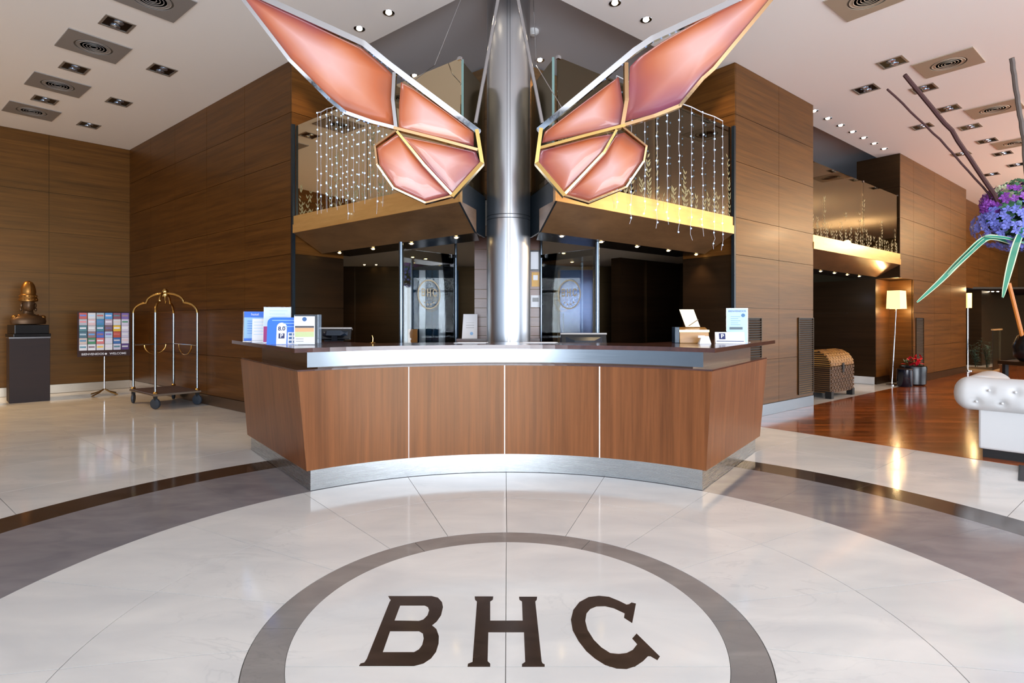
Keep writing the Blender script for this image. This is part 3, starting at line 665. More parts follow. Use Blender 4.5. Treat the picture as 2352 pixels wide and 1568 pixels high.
# ================================================================== RECEPTION DESK
desk = empty('reception_desk', (0, 5.0, 0), 'curved wooden reception desk with steel band and kick plate in the middle', 'desk')
DM = Matrix.Translation((0, -5.0, 0))
def apt(R, x): return (x, C0[1]+math.sqrt(R*R-x*x))
def ruled(b0, b1, t0, t1, z0, z1, th, n=14, R0=None, R1=None):
    """front panel on the arc: x from b0..b1 at the bottom, t0..t1 at the top"""
    mb = MB(); f = []; bk = []
    for k, z in ((0, z0), (1, z1)):
        for i in range(n+1):
            x = (b0+(b1-b0)*i/n) if k == 0 else (t0+(t1-t0)*i/n)
            f.append((*apt(2.48, x), z)); bk.append((*apt(2.48+th, x), z))
    m = n+1; N = 2*m; fs = []
    for i in range(n):
        fs += [(i, i+1, m+i+1, m+i), (N+i+1, N+i, N+m+i, N+m+i+1), (i+1, i, N+i, N+i+1), (m+i, m+i+1, N+m+i+1, N+m+i)]
    fs += [(0, m, N+m, N), (n, N+n, N+m+n, m+n)]
    return mb.add(f+bk, fs)
XL0, XL1, XR0, XR1 = -1.585, -1.64, 1.57, 1.605
js = [WL.P.x]*0
jx = [(px-CX)/F for px in (939, 1159, 1377)]
def arcx(k, R=2.48):   # x on the arc along sight slope k
    a = 1+k*k; b = -2*C0[1]; c = C0[1]**2-R*R; Y = (-b+math.sqrt(b*b-4*a*c))/(2*a); return k*Y
jx = [arcx(k) for k in jx]
ed0 = [XL0]+jx+[XR0]; ed1 = [XL1]+jx+[XR1]
for i in range(4):
    g = .004
    obj('front_panel', ruled(ed0[i]+g, ed0[i+1]-g, ed1[i]+g, ed1[i+1]-g, .165, .955, .03).xf(DM), DESK, desk, True)
for x in jx: obj('joint_strip', MB().box(x-.0045, x+.0045, apt(2.48, x)[1]-.003, apt(2.48, x)[1]+.02, .165, .955).xf(DM), plain('strip_metal', (206, 190, 180), .3, .6), desk)
def quad_panel(b0, b1, t0, t1, z0, z1, th):
    d = Vector((b1[0]-b0[0], b1[1]-b0[1])).normalized(); n = Vector((-d.y, d.x))*th
    def q(p, s=0): return (p[0]+n.x*s, p[1]+n.y*s)
    return MB().hexa([(*b0, z0), (*b1, z0), (*q(b1, 1), z0), (*q(b0, 1), z0)], [(*t0, z1), (*t1, z1), (*q(t1, 1), z1), (*q(t0, 1), z1)])
LB0, LB1, LT0, LT1 = apt(2.48, XL0), (-2.715, 5.79), apt(2.48, XL1), (-2.79, 5.80)
RB0, RB1, RT0, RT1 = apt(2.48, XR0), (2.60, 5.72), apt(2.48, XR1), (2.74, 5.86)
obj('side_panel', quad_panel(LB1, LB0, LT1, LT0, .165, .955, .03).xf(DM), DESK, desk)
obj('side_panel', quad_panel(RB0, RB1, RT0, RT1, .165, .955, .03).xf(DM), DESK, desk)
KR = 2.49
mbk = MB(); n = 40; xs = [-1.565+(1.55+1.565)*i/n for i in range(n+1)]
mbk.prism([apt(KR, x) for x in xs]+[apt(KR+.03, x) for x in xs[::-1]], .003, .165)
obj('front_kick_plate', mbk.xf(DM), STEELK, desk, True)
kl = apt(KR, -1.565); kr = apt(KR, 1.55)
obj('side_kick_plate', quad_panel((-2.69, 5.82), kl, (-2.69, 5.82), kl, .003, .165, .03).xf(DM), STEELK, desk)
obj('side_kick_plate', quad_panel(kr, (2.56, 5.74), kr, (2.56, 5.74), .003, .165, .03).xf(DM), STEELK, desk)
def full_arc(R, x0, x1, n=30): return [apt(R, x0+(x1-x0)*i/n) for i in range(n+1)]
carc = full_arc(2.53, -1.56, 1.53)+[(2.5, 5.80), (2.15, 6.0)]+full_arc(3.15, 1.2, -1.2)+[(-2.2, 6.0), (-2.6, 5.85)]
obj('carcass', MB().prism(carc, .005, .957).xf(DM), BLKM, desk)
obj('ledge', MB().prism(full_arc(2.475, XL1, XR1)+[(2.73, 5.85), (2.2, 6.05)]+full_arc(3.16, 1.2, -1.2)+[(-2.25, 6.05), (-2.78, 5.8)], .955, .967).xf(DM), DTOP, desk)
neck = full_arc(2.52, -1.53, 1.50)+[(2.45, 5.6), (2.1, 5.9)]+full_arc(3.1, 1.2, -1.2)+[(-2.2, 5.9), (-2.5, 5.65)]
obj('neck', MB().prism(neck, .967, 1.105).xf(DM), wood('neck_veneer', (70, 44, 26), (98, 64, 38), (2, 2, 20)), desk)
xs = [-1.585+(1.555+1.585)*i/n for i in range(n+1)]
obj('steel_band', MB().prism([apt(2.488, x) for x in xs]+[apt(2.515, x) for x in xs[::-1]], .982, 1.103).xf(DM), STEEL, desk, True)
top = full_arc(2.42, -1.634, 1.60)+[(2.93, 6.08), (2.3, 6.25)]+full_arc(3.05, 1.25, -1.25)+[(-2.35, 6.25), (-3.02, 6.08)]
obj('countertop', MB().prism(top, 1.105, 1.14).xf(DM), DTOP, desk)
CT = 1.141

# ---- glass screens with the crest, posts
def logo(parent, M, R, mat):
    ring = [(R*math.cos(2*PI*i/40), R*math.sin(2*PI*i/40)) for i in range(40)]; ri = [(x*.92, y*.92) for x, y in ring]
    obj('crest_ring', MB().prism(ring, -.001, .001, [ri]).xf(M), mat, parent)
    allp = [p for k in LET for p in LET[k][0]]; x0 = min(p[0] for p in allp); x1 = max(p[0] for p in allp); y0 = min(p[1] for p in allp); y1 = max(p[1] for p in allp)
    s = 1.36*R/(x1-x0); f = lambda p: ((p[0]-(x0+x1)/2)*s, (p[1]-(y0+y1)/2)*s*.82+R*.12)
    mb = MB()
    for k in 'BHC': mb.prism([f(p) for p in LET[k][0]], -.001, .001, [[f(p) for p in h] for h in LET[k][1]])
    obj('crest_letters', mb.xf(M), mat, parent)
    mb = MB()
    for i in range(4):
        a = math.radians(-90-36+24*i); cxx, cyy = R*.68*math.cos(a), R*.68*math.sin(a)-.02*0
        mb.prism([(cxx+(.09 if j % 2 == 0 else .04)*R*math.cos(PI/2+j*PI/5), cyy+(.09 if j % 2 == 0 else .04)*R*math.sin(PI/2+j*PI/5)) for j in range(10)], -.001, .001)
    obj('crest_stars', mb.xf(M), mat, parent)
CREST = plain('crest_gold', (190, 172, 140), .35, .3)
for e, pO, pI, lx, lab in ((-1, (921, 6.5), (1047, 7.15), 985, 'left glass screen with the gold round crest, between steel posts'), (1, (1372, 6.5), (1243, 7.15), 1308, 'right glass screen with the gold round crest, between steel posts')):
    A = Vector(((pO[0]-CX)/F*pO[1], pO[1])); B = Vector(((pI[0]-CX)/F*pI[1], pI[1])); d = (B-A).normalized(); L = (B-A).length
    g = empty('glass_screen', (A.x, A.y, 0), lab, 'partition', 'crested glass screens behind the desk', math.atan2(d.y, d.x))
    mtop = 2.275
    PST = plain('post_steel', (112, 122, 132), .25, 1); obj('post', MB().lathe([(.026, .0), (.026, mtop)], 16), PST, g, True)
    obj('post', MB().lathe([(.018, .0), (.018, mtop+.17)], 16, (L, 0, 0)), PST, g, True)
    obj('glass_pane', MB().box(.03, L-.02, -.005, .005, .9, 2.2), CLEAR, g)
    obj('clamp', MB().box(L-.08, L-.01, -.015, .015, 2.16, 2.2), CHROME, g)
    k = (lx-CX)/F; ss = (k*A.y-A.x)/(d.x-k*d.y); yy = (A+d*ss).y; z = H-(676-CY)/F*yy; R = 34/F*yy
    sgn = -1 if e < 0 else 1
    # stand the crest in the pane, readable from the lobby side
    Ml = Matrix.Translation((ss, -.008*(1 if d.x > 0 else -1), z)) @ Matrix.Rotation(0 if d.x > 0 else PI, 4, 'Z') @ UP
    logo(g, Ml, R, CREST)

# ================================================================== THINGS ON THE DESK
PAPER = plain('paper', (232, 232, 236), .5); PBLUE = plain('print_blue', (36, 110, 220), .4); PLBLUE = plain('print_light_blue', (150, 195, 240), .45)
NAVY = plain('print_navy', (20, 30, 90), .4); MAG = plain('print_magenta', (165, 20, 120), .4); ACR = glass('acrylic', (.93, .95, .97), .03)
def stand(name, label, cat, px, py, Y, wd, ht, back=12, rz=0, group=None):
    p = at(px, py, Y); g = empty(name, (p.x, p.y, CT), label, cat, group, rz); return g
TILT = Matrix.Rotation(math.radians(-10), 4, 'X')
def card(g, nm, x0, x1, z0, z1, y, mat, th=.0015, tilt=True):
    mb = MB().box(x0, x1, y, y+th, z0, z1)
    if tilt: mb.xf(TILT)
    return obj(nm, mb, mat, g)
def txt(g, nm, s, size, x, z, y, mat, tilt=True, align='CENTER', bold=0):
    mb = text_mb(s, size, .0005, align, bold).xf(Matrix.Translation((x, y, z)) @ UP)
    if tilt: mb.xf(TILT)
    return obj(nm, mb, mat, g)
g = stand('brochure_stand', 'tall blue and white leaflet stand at the far left end of the desk', 'sign', 585, 0, 5.62, 0, 0, rz=.35)
card(g, 'holder', -.11, .11, 0, .31, .002, ACR, .004); card(g, 'sheet', -.1, .1, .01, .31, 0, PLBLUE); card(g, 'header', -.1, .1, .25, .31, -.002, PBLUE); card(g, 'footer', -.1, .1, .01, .035, -.002, PBLUE)
txt(g, 'lettering', 'hotel', .035, 0, .28, -.0035, PAPER); obj('foot', MB().box(-.11, .11, -.01, .09, 0, .003), ACR, g)
for k in range(6): card(g, 'text_line', -.07, .02+.02*(k % 3), .21-.025*k, .214-.025*k, -.002, PBLUE)
g = stand('leaflet_stand', 'tall pale leaflet stand with a magenta stripe behind the blue parking sign', 'sign', 636, 0, 5.28, 0, 0, rz=.3)
card(g, 'holder', -.125, .125, 0, .35, .002, ACR, .004); card(g, 'sheet', -.12, .12, .005, .345, 0, plain('pale_paper', (205, 220, 246), .5)); card(g, 'stripe', -.12, -.085, .01, .16, -.002, MAG)
for k in range(5): card(g, 'text_line', -.07, .09-.02*(k % 2), .31-.03*k, .313-.03*k, -.002, PLBLUE)
obj('foot', MB().box(-.12, .12, -.01, .1, 0, .003), ACR, g)
g = stand('small_leaflet', 'small white leaflet standing between the two tall leaflet stands', 'leaflet', 594, 0, 5.36, 0, 0, rz=.3)
card(g, 'sheet', -.06, .06, 0, .235, 0, PAPER); card(g, 'fold', -.06, .06, .02, .022, -.002, NAVY)
for k in range(5): card(g, 'text_line', -.045, .04, .2-.03*k, .203-.03*k, -.002, PLBLUE)
g = stand('parking_sign', 'blue rounded-corner sign reading 8.0 with parking symbol on the desk', 'sign', 648, 0, 4.92, 0, 0, rz=.2)
rc = [(-.13, 0), (.13, 0), (.13, .245)]+[(-.13+.05-.05*math.sin(a*PI/12), .195+.05*math.cos(a*PI/12)) for a in range(7)]
obj('board', MB().prism(rc, 0, .004).xf(UP).xf(Matrix.Translation((0, .004, 0))).xf(TILT), PBLUE, g)
blob = [(-.05, .004), (.035, .004), (.035, .11)]+[(-.0075+.0425*math.cos(a*PI/10), .155+.0425*math.sin(a*PI/10)) for a in range(11)]+[(-.05, .11)]
obj('white_bubble', MB().prism(blob, 0, .0015).xf(UP).xf(Matrix.Translation((0, -.0005, 0))).xf(TILT), PAPER, g)
txt(g, 'number', '8.0', .05, -.008, .142, -.004, NAVY, bold=.001)
card(g, 'parking_square', -.032, .018, .055, .1, -.0035, NAVY); txt(g, 'parking_letter', 'P', .05, -.007, .0775, -.006, PAPER, bold=.001)
card(g, 'icon_area', .045, .128, .004, .11, -.002, PAPER)
for i in range(3):
    for j in range(2): card(g, 'icon', .055+.037*j, .08+.037*j, .015+.033*i, .035+.033*i, -.004, plain('icon_blue', (40, 90, 150), .4))
for k in range(3): card(g, 'text_line', .0-.09*(k == 0), .11, .215-.028*k, .221-.028*k, -.002, PLBLUE)
obj('foot', MB().box(-.1, .1, .0, .09, 0, .003), ACR, g)
g = stand('map_holder', 'clear acrylic holder with a white landscape leaflet, left of the monitor', 'sign', 703, 0, 4.86, 0, 0, rz=.12)
obj('holder', MB().box(-.1, .13, .003, .007, 0, .265).box(.1, .13, -.001, .004, 0, .265).box(-.1, .13, .0, .07, 0, .003), ACR, g)
card(g, 'sheet', -.1, .075, .004, .25, -.003, PAPER, tilt=False)
card(g, 'photo_top', -.092, .068, .15, .166, -.005, plain('photo_dark', (60, 56, 60), .4), tilt=False); card(g, 'photo_mid', -.092, .068, .115, .149, -.005, plain('photo_orange', (220, 170, 120), .4), tilt=False); card(g, 'photo_low', -.092, .068, .07, .114, -.005, plain('photo_green', (196, 208, 150), .4), tilt=False)
obj('crest', MB().lathe([(.015, 0), (.019, -.001), (.019, .001), (.015, .001)], 20).xf(UP).xf(Matrix.Translation((-.012, -.005, .225))), plain('icon_blue', (40, 90, 150), .4), g)
for k in range(2): card(g, 'text_line', -.085, -.02, .05-.02*k, .055-.02*k, -.005, plain('text_grey', (150, 150, 150), .5), tilt=False)
def monitor(px, Y, z, label, wd=.5, ht=.3, rz=0, tilt=.35, lean=1):
    p = at(px, 0, Y); g = empty('computer_monitor', (p.x, p.y, z), label, 'monitor', None, rz)
    T = Matrix.Translation((0, 0, .02)) @ Matrix.Rotation(-tilt, 4, 'X')
    obj('casing', MB().box(-wd/2, wd/2, 0, .035, 0, ht).xf(T), BLK, g, bevel=.008)
    obj('back_bulge', MB().hexa([(-wd*.4, -.0, .04), (wd*.4, 0, .04), (wd*.4, 0, ht-.04), (-wd*.4, 0, ht-.04)], [(-wd*.22, -.05, .08), (wd*.22, -.05, .08), (wd*.22, -.05, ht-.1), (-wd*.22, -.05, ht-.1)]).xf(T), plain('monitor_blue_black', (28, 40, 54), .35), g)
    obj('top_rim', MB().box(-wd/2-.004, wd/2+.004, -.004, .038, ht-.012, ht+.004).xf(T), plain('silver_rim', (186, 184, 184), .3, .7), g)
    obj('foot', MB().box(-.1, .1, -.02, .12, 0, .012).box(-.03, .03, 0, .04, .0, .06), BLK, g)
    return g
for W_, px, Y, zt, lab, wd, ht in ((0, 768, 5.75, CT, 'black monitor seen from behind with thin silver rim at the left of the desk', .33, .125), (0, 1343, 6.05, .99, 'low black monitor with silver top rim right of the column', .5, .24)):
    monitor(px, Y, zt if zt == CT else .968, lab, wd, ht, rz=0)
# brass call bell
p = at(856, 0, 5.2); g = empty('desk_bell', (p.x, p.y, CT), 'small brass pen rest standing on the desk left of the glass screen', 'pen holder')
obj('base', MB().lathe([(.028, 0), (.03, .004), (.02, .01), (.006, .014), (.006, .02)], 16), BRASS, g, True); obj('stem', MB().tube([(0, 0, .01), (.002, 0, .05), (-.006, 0, .075)], .004, 8), BRASS, g, True)
# right end
g = stand('notice_sign', 'tall pale blue notice in an acrylic stand at the right end of the desk', 'sign', 1693, 0, 5.45, 0, 0, rz=-.25)
card(g, 'holder', -.1, .1, 0, .335, .002, ACR, .004, False); card(g, 'sheet', -.095, .095, .004, .33, 0, plain('pale_blue_sheet', (178, 212, 246), .45), tilt=False)
txt(g, 'heading', 'BIENVENIDOS', .026, 0, .305, -.002, NAVY, False)
obj('seal', MB().lathe([(.0001, 0), (.018, 0), (.018, .001), (.0001, .0015)], 18).xf(UP).xf(Matrix.Translation((.055, -.001, .265))), plain('seal_teal', (20, 100, 150), .4), g)
card(g, 'picture', -.07, .05, .125, .15, -.002, plain('photo_dark2', (60, 80, 90), .4), tilt=False)
for k in range(5): card(g, 'text_line', -.06, .03-.02*(k % 2), .25-.02*k, .253-.02*k, -.002, PBLUE, tilt=False)
obj('foot', MB().box(-.11, .12, -.02, .1, 0, .004), ACR, g)
g = stand('parking_card', 'low white tent card with a navy parking square, right end of the desk', 'sign', 1676, 0, 5.2, 0, 0, rz=-.2)
obj('card', MB().hexa([(-.13, -.03, 0), (.13, -.03, 0), (.13, .05, 0), (-.13, .05, 0)], [(-.13, .008, .105), (.13, .008, .105), (.13, .012, .105), (-.13, .012, .105)]), PAPER, g)
T2 = Matrix.Rotation(-math.atan2(.038, .105), 4, 'X')
obj('parking_square', MB().box(-.095, -.04, -.0315, -.03, .03, .088).xf(T2), NAVY, g); obj('parking_letter', text_mb('P', .055, .0005, bold=.001).xf(Matrix.Translation((-.0675, -.0335, .058)) @ UP).xf(T2), PAPER, g)
obj('lower_strip', MB().box(-.12, .12, -.0325, -.031, .008, .014).xf(T2), NAVY, g)  # narrow navy strip along the card's lower front
g = stand('desk_box', 'gilt wooden box with dark blue end on the right of the desk', 'box', 1588, 0, 5.3, 0, 0, rz=-.1)
obj('body', MB().hexa([(-.12, -.06, 0), (.15, -.06, 0), (.15, .09, 0), (-.12, .09, 0)], [(-.12, -.045, .12), (.15, -.045, .12), (.15, .09, .15), (-.12, .09, .15)]), wood('gilt_wood', (150, 104, 50), (186, 136, 72), (3, 3, 20), rough=.25), g, bevel=.004)
obj('end_panel', MB().box(-.165, -.12, -.05, .09, 0, .152), plain('petrol_blue', (14, 44, 62), .4), g, bevel=.004); obj('lid_edge', MB().box(-.122, .152, -.055, -.04, .105, .125), BRASS, g)
g = stand('leaning_card', 'cream booklet propped at a slant on the gilt box', 'booklet', 1588, 0, 5.36, 0, 0)
g.location.z = CT+.152
obj('page', MB().hexa([(-.055, 0, 0), (.085, 0, 0), (.085, .004, 0), (-.055, .004, 0)], [(-.105, .04, .17), (.035, .04, .17), (.035, .044, .17), (-.105, .044, .17)]), plain('cream_page', (240, 222, 190), .3), g)
obj('stripe', MB().hexa([(-.03, -.0015, .01), (-.02, -.0015, .01), (.075, .0105, .07), (.065, .0105, .07)], [(-.03, -.003, .011), (-.02, -.003, .011), (.075, .009, .071), (.065, .009, .071)]), plain('stripe_brown', (110, 84, 60), .4), g)
g = stand('card_holder', 'tiny white card holder in front of the gilt box', 'card holder', 1619, 0, 5.1, 0, 0, rz=-.1)
obj('base', MB().hexa([(-.055, -.03, 0), (.05, -.03, 0), (.05, .04, 0), (-.055, .04, 0)], [(-.03, .0, .07), (.035, .0, .07), (.035, .02, .07), (-.03, .02, .07)]), PAPER, g); obj('card', MB().box(-.06, .0, -.002, .0, .055, .075), PAPER, g)
# loose papers
for k, (px, Y, wd, lab) in enumerate(((1080, 5.28, .3, 'white paper sheets lying on the desk left of the column'), (1235, 5.32, .34, 'white paper sheets lying on the desk right of the column'))):
    p = at(px, 0, Y); g = empty('paper_sheets', (p.x, p.y, CT), lab, 'paper')
    obj('sheet', MB().box(-wd/2, wd/2, -.07, .08, 0, .003), PAPER, g); obj('sheet', MB().box(-wd/2+.03, wd/2+.02, -.05, .1, .0032, .0055), PAPER, g)
# back ledge behind the column with a poster
lg = empty('back_counter', (0, 6.95, 0), 'dark wooden back counter running behind the steel column', 'counter')
obj('cabinet', MB().box(-.6, .38, -.22, .18, .0, 1.10), WALLD, lg); obj('counter_top', MB().box(-.62, .39, -.24, .2, 1.10, 1.135), DTOP, lg)
g = empty('standing_notice', (-.465, 6.85, 1.136), 'white curled notice standing left of the column on the back counter', 'sign')
obj('sheet', MB().hexa([(-.1, 0, 0), (.09, 0, 0), (.09, .003, 0), (-.1, .003, 0)], [(-.085, .05, .3), (.09, .05, .3), (.09, .053, .3), (-.085, .053, .3)]), PAPER, g)
obj('seal', MB().lathe([(.0001, 0), (.02, 0), (.02, .001), (.0001, .0015)], 16).xf(UP).xf(Matrix.Translation((.02, .0, .06))), PLBLUE, g)
for k in range(5): obj('text_line', MB().box(-.05, .05, .02+.006*k, .0205+.006*k+.001, .13+.03*k, .134+.03*k), plain('text_grey', (150, 150, 150), .5), g)
for nm, px, y0, y1, wd, m, lab in (('picture_frame', 1228, 578, 618, .1, PAPER, 'small black framed certificate on the panelled core right of the column'), ('notice', 1230, 625, 658, .1, plain('notice_yellow', (214, 160, 60), .4), 'yellow and white notice below the framed certificate'), ('notice', 1230, 678, 705, .12, PAPER, 'blank white notice lowest on the panelled core')):
    a = at(px, y0, 7.19); b = at(px, y1, 7.19); g = empty(nm, (a.x, 7.19, b.z), lab, 'frame' if nm[0] == 'p' else 'sign')
    h = a.z-b.z
    if nm[0] == 'p': obj('frame', MB().box(-wd/2-.02, wd/2+.02, 0, .01, -.02, h+.02), BLK, g); obj('sheet', MB().box(-wd/2, wd/2, -.003, 0, 0, h), m, g)
    else:
        obj('sheet', MB().box(-wd/2, wd/2, 0, .008, 0, h), m, g)
        obj('text_block', MB().box(-wd/2+.02, wd/2-.02, -.002, 0, h*.45, h*.8), PAPER if m is not PAPER else plain('text_grey', (150, 150, 150), .5), g)
# behind the glass screens: lift front left, blue glazed door right
g = empty('lift_door', (-1.45, 10.9, 0), 'reflective steel lift doors seen through the left glass screen', 'door')
for k in range(7):
    obj('door_strip', MB().box(-.42+.13*k, -.42+.13*k+.12, (k % 2)*.03, .06, 0, 2.35), STEELC if k in (1, 4) else plain('blue_steel', (34, 58, 78), .2, .9), g)
g = empty('glazed_door', (1.35, 10.9, 0), 'dark blue glazed door seen through the right glass screen', 'door')
obj('leaf', MB().box(-.32, .32, 0, .04, 0, 2.35), plain('deep_blue_glass', (20, 50, 96), .15, .3), g); obj('frame', MB().box(-.37, -.32, -.02, .06, 0, 2.4).box(.32, .37, -.02, .06, 0, 2.4).box(-.37, .37, -.02, .06, 2.35, 2.4), WALLD, g)
obj('handle', MB().tube([(-.26, -.03, .9), (-.26, -.03, 1.5)], .012, 8), CHROME, g)
g = empty('office_chair', (-1.72, 10.2, 0), 'small warm wooden chair back seen through the left screen', 'chair')
obj('backrest', MB().box(-.11, .06, 0, .05, .78, 1.2), plain('warm_wood', (190, 130, 50), .4), g); obj('leg', MB().box(-.1, -.06, 0, .05, 0, .78), BLKM, g); obj('leg', MB().box(.01, .05, 0, .05, 0, .78), BLKM, g); obj('seat', MB().box(-.12, .12, .05, .45, .42, .47), BLKM, g)

# ================================================================== LEFT SIDE THINGS
# plinth and bust
PP = Vector((-8.16, 9.45)); ra = math.atan2(.697, .717)+0      # facing the room
ra = math.atan2(FW.u.y, FW.u.x)+PI
pl = empty('plinth', (PP.x, PP.y, 0), 'tall dark brown wooden plinth under the bust at the left', 'plinth', None, ra)
obj('body', MB().box(-.26, .26, -.26, .26, .0, 1.06), wood('plinth_wood', (34, 18, 17), (46, 26, 23), (2, 2, 16), rough=.65, coat=0), pl, bevel=.004); obj('cap', MB().box(-.265, .265, -.265, .265, 1.06, 1.085), wood('plinth_cap', (44, 24, 20), (56, 32, 26), (2, 2, 16)), pl)
bu = empty('bust_sculpture', (PP.x, PP.y, 1.086), 'bronze bust with a tall conical crown on a black base, on the plinth', 'sculpture', None, ra+.2)
obj('base', MB().box(-.25, .25, -.2, .2, 0, .05).box(-.23, .23, -.18, .18, .05, .2), BLK, bu, bevel=.006)
BZ = plain('aged_bronze', (92, 68, 46), .42, .6); GB = plain('gilded_bronze', (150, 104, 50), .35, .8)
def bump_obj(o, s=.35, sc=18):
    m = o.data.materials[0]; nt = m.node_tree; b = nt.nodes['Principled BSDF']
    if any(n.type == 'BUMP' for n in nt.nodes): return
    n = nt.nodes.new('ShaderNodeTexNoise'); n.inputs['Scale'].default_value = sc; n.inputs['Detail'].default_value = 6; bp = nt.nodes.new('ShaderNodeBump'); bp.inputs['Strength'].default_value = s
    tc = nt.nodes.new('ShaderNodeTexCoord'); nt.links.new(tc.outputs['Object'], n.inputs['Vector'])
    nt.links.new(n.outputs['Fac'], bp.inputs['Height']); nt.links.new(bp.outputs[0], b.inputs['Normal'])
sh = MB()
prof = [(.10, .2), (.235, .215), (.245, .26), (.235, .31), (.19, .345), (.11, .37), (.075, .39), (.065, .43), (.07, .45)]
sh.lathe(prof, 28, (0, 0, 0), 1, .62)
o = obj('shoulders', sh, BZ, bu, True); bump_obj(o)
hd = MB().lathe([(.03, .42), (.062, .44), (.082, .48), (.088, .52), (.088, .56), (.08, .61)], 24, (0, -.01, 0), .95, 1.05)
hd.add([(-.016, -.09, .505), (.016, -.09, .505), (0, -.128, .51), (0, -.1, .56)], [(0, 1, 2), (1, 3, 2), (3, 0, 2), (0, 3, 1)])          # nose
hd.ball((-.035, -.082, .548), .013, 8, 5).ball((.035, -.082, .548), .013, 8, 5)                                     # eyes
hd.ball((0, -.088, .482), .02, 8, 5, sx=1.3, sz=.45)                                                                  # mouth
hd.box(-.055, -.015, -.092, -.075, .567, .575).box(.015, .055, -.092, -.075, .567, .575)
o = obj('head', hd, BZ, bu, True)
for s in (-1, 1): obj('ear_pendant', MB().ball((s*.092, 0, .53), .022, 8, 6, sz=2).ball((s*.1, 0, .46), .02, 8, 6, sz=1.6), BZ, bu, True)
necklace = MB()
for k, (r, z) in enumerate(((.13, .372), (.165, .35), (.2, .325))):
    necklace.tube([(r*math.sin(a), -r*.66*math.cos(a), z-.05*math.cos(a)) for a in [(-1.5+3*i/14) for i in range(15)]], .013, 6)
obj('necklace', necklace, GB, bu, True)
cr = MB().lathe([(.09, .59), (.125, .6), (.128, .64), (.115, .665), (.12, .70), (.105, .71), (.1, .72), (.104, .76), (.098, .82), (.082, .88), (.055, .925), (.025, .945), (.0001, .95)], 24)
o = obj('crown', cr, GB, bu, True); bump_obj(o, .6, 26)
orn = MB()
for j in range(14):
    a = 2*PI*j/14
    for z, r in ((.63, .128), (.685, .118)): orn.ball((r*math.cos(a), r*math.sin(a), z), .012, 6, 4)
for k in range(7): orn.ball((0, -.102+.011*k*.6, .75+.026*k), .012+.006*(3-abs(3-k))/3, 8, 5)
obj('crown_ornament', orn, GB, bu, True)
for s in (-1, 1): o = obj('shoulder_ornament', MB().ball((s*.19, -.03, .33), .045, 10, 6, sz=.8), GB, bu, True)
# foliage at the far left edge
def leafy(loc, label, seed, n, h, r0, mat, spread=.3, potm=None, cat='plant', grp=None, lw=.018):
    r = random.Random(seed); g = empty('potted_plant', loc, label, cat, grp)
    if potm: obj('pot', MB().lathe([(r0*.7, 0), (r0, .05), (r0, .3), (r0*.9, .31), (r0*.85, .27), (.0001, .27)], 20), potm, g, True)
    st = MB(); lf_ = MB(); zb = .27 if potm else 0
    for i in range(n):
        a = r.uniform(0, 2*PI); d = r.uniform(.1, 1)*spread; hh = h*r.uniform(.6, 1)
        pts = [(d*k*k*math.cos(a)*1.0+.25*r0*math.cos(a), d*k*k*math.sin(a)+.25*r0*math.sin(a), zb+hh*k) for k in (0, .35, .7, 1)]
        st.tube(pts, .005, 5)
        for _ in range(9):
            k = r.uniform(.25, 1); c = Vector((d*k*k*math.cos(a), d*k*k*math.sin(a), zb+hh*k)); b = r.uniform(0, 2*PI); l = r.uniform(.08, .16)
            dv = Vector((math.cos(b), math.sin(b), r.uniform(-.2, .7))).normalized()*l; nv = dv.cross(Vector((0, 0, 1))).normalized()*lw
            m_ = c+dv*.5; lf_.add([c, m_+nv, c+dv, m_-nv, m_+Vector((0, 0, .004))], [(0, 1, 4), (1, 2, 4), (2, 3, 4), (3, 0, 4)])
    obj('stems', st, plain('stem_green', (56, 66, 36), .6), g); o = obj('foliage', lf_, mat, g); o['kind'] = 'stuff'
    return g
LEAFD = plain('dark_leaf', (30, 62, 38), .45)
leafy((-8.55, 8.7, 0), 'dark green potted plant at the left picture edge beside the plinth', 1, 16, .75, .17, LEAFD, .22, BLKM)
# brochure rack
rkp = flo(240, 908); rz = math.atan2(FW.u.y, FW.u.x)+PI-.12
rk = empty('brochure_rack', (rkp[0], rkp[1], 0), 'brochure rack board full of colourful leaflets on a chrome pole, left of the cart', 'rack', None, rz)
Yk = rkp[1]; zt = H-(716-CY)/F*Yk; zb = H-(818-CY)/F*Yk
BW = .39
obj('board', MB().box(-BW, BW, 0, .05, zb, zt), wood('rack_wood', (44, 16, 10), (60, 24, 14), (2, 2, 12), rough=.7, coat=0), rk)
obj('pole', MB().tube([(0, .03, .1), (0, .03, zb)], .014, 10), CHROME, rk, True)
for k in range(4):
    a = PI/4+k*PI/2; obj('foot', MB().tube([(0, .03, .12), (.12*math.cos(a), .03+.12*math.sin(a), .06), (.26*math.cos(a), .03+.26*math.sin(a), .02)], .012, 8), BRASS, rk, True)
rk_c = [[(200, 70, 50), (190, 190, 200), (40, 110, 120), (30, 90, 110), (220, 200, 190), (240, 240, 245)], [(230, 228, 230), (235, 200, 200), (210, 205, 210), (150, 110, 110), (40, 130, 80), (245, 245, 250)],
        [(170, 190, 200), (40, 130, 180), (30, 120, 140), (60, 100, 200), (230, 120, 120), (230, 230, 235)], [(60, 150, 220), (190, 170, 190), (110, 60, 70), (190, 215, 240), (225, 225, 235), (240, 240, 240)],
        [(130, 30, 60), (225, 225, 230), (240, 190, 20), (190, 60, 30), (30, 100, 170), (215, 215, 235)], [(120, 90, 170), (225, 215, 235), (230, 220, 235), (210, 205, 225), (235, 225, 235), (80, 40, 120)]]
ph = (zt-zb-.13)/6; pw = (2*BW-.04)/6
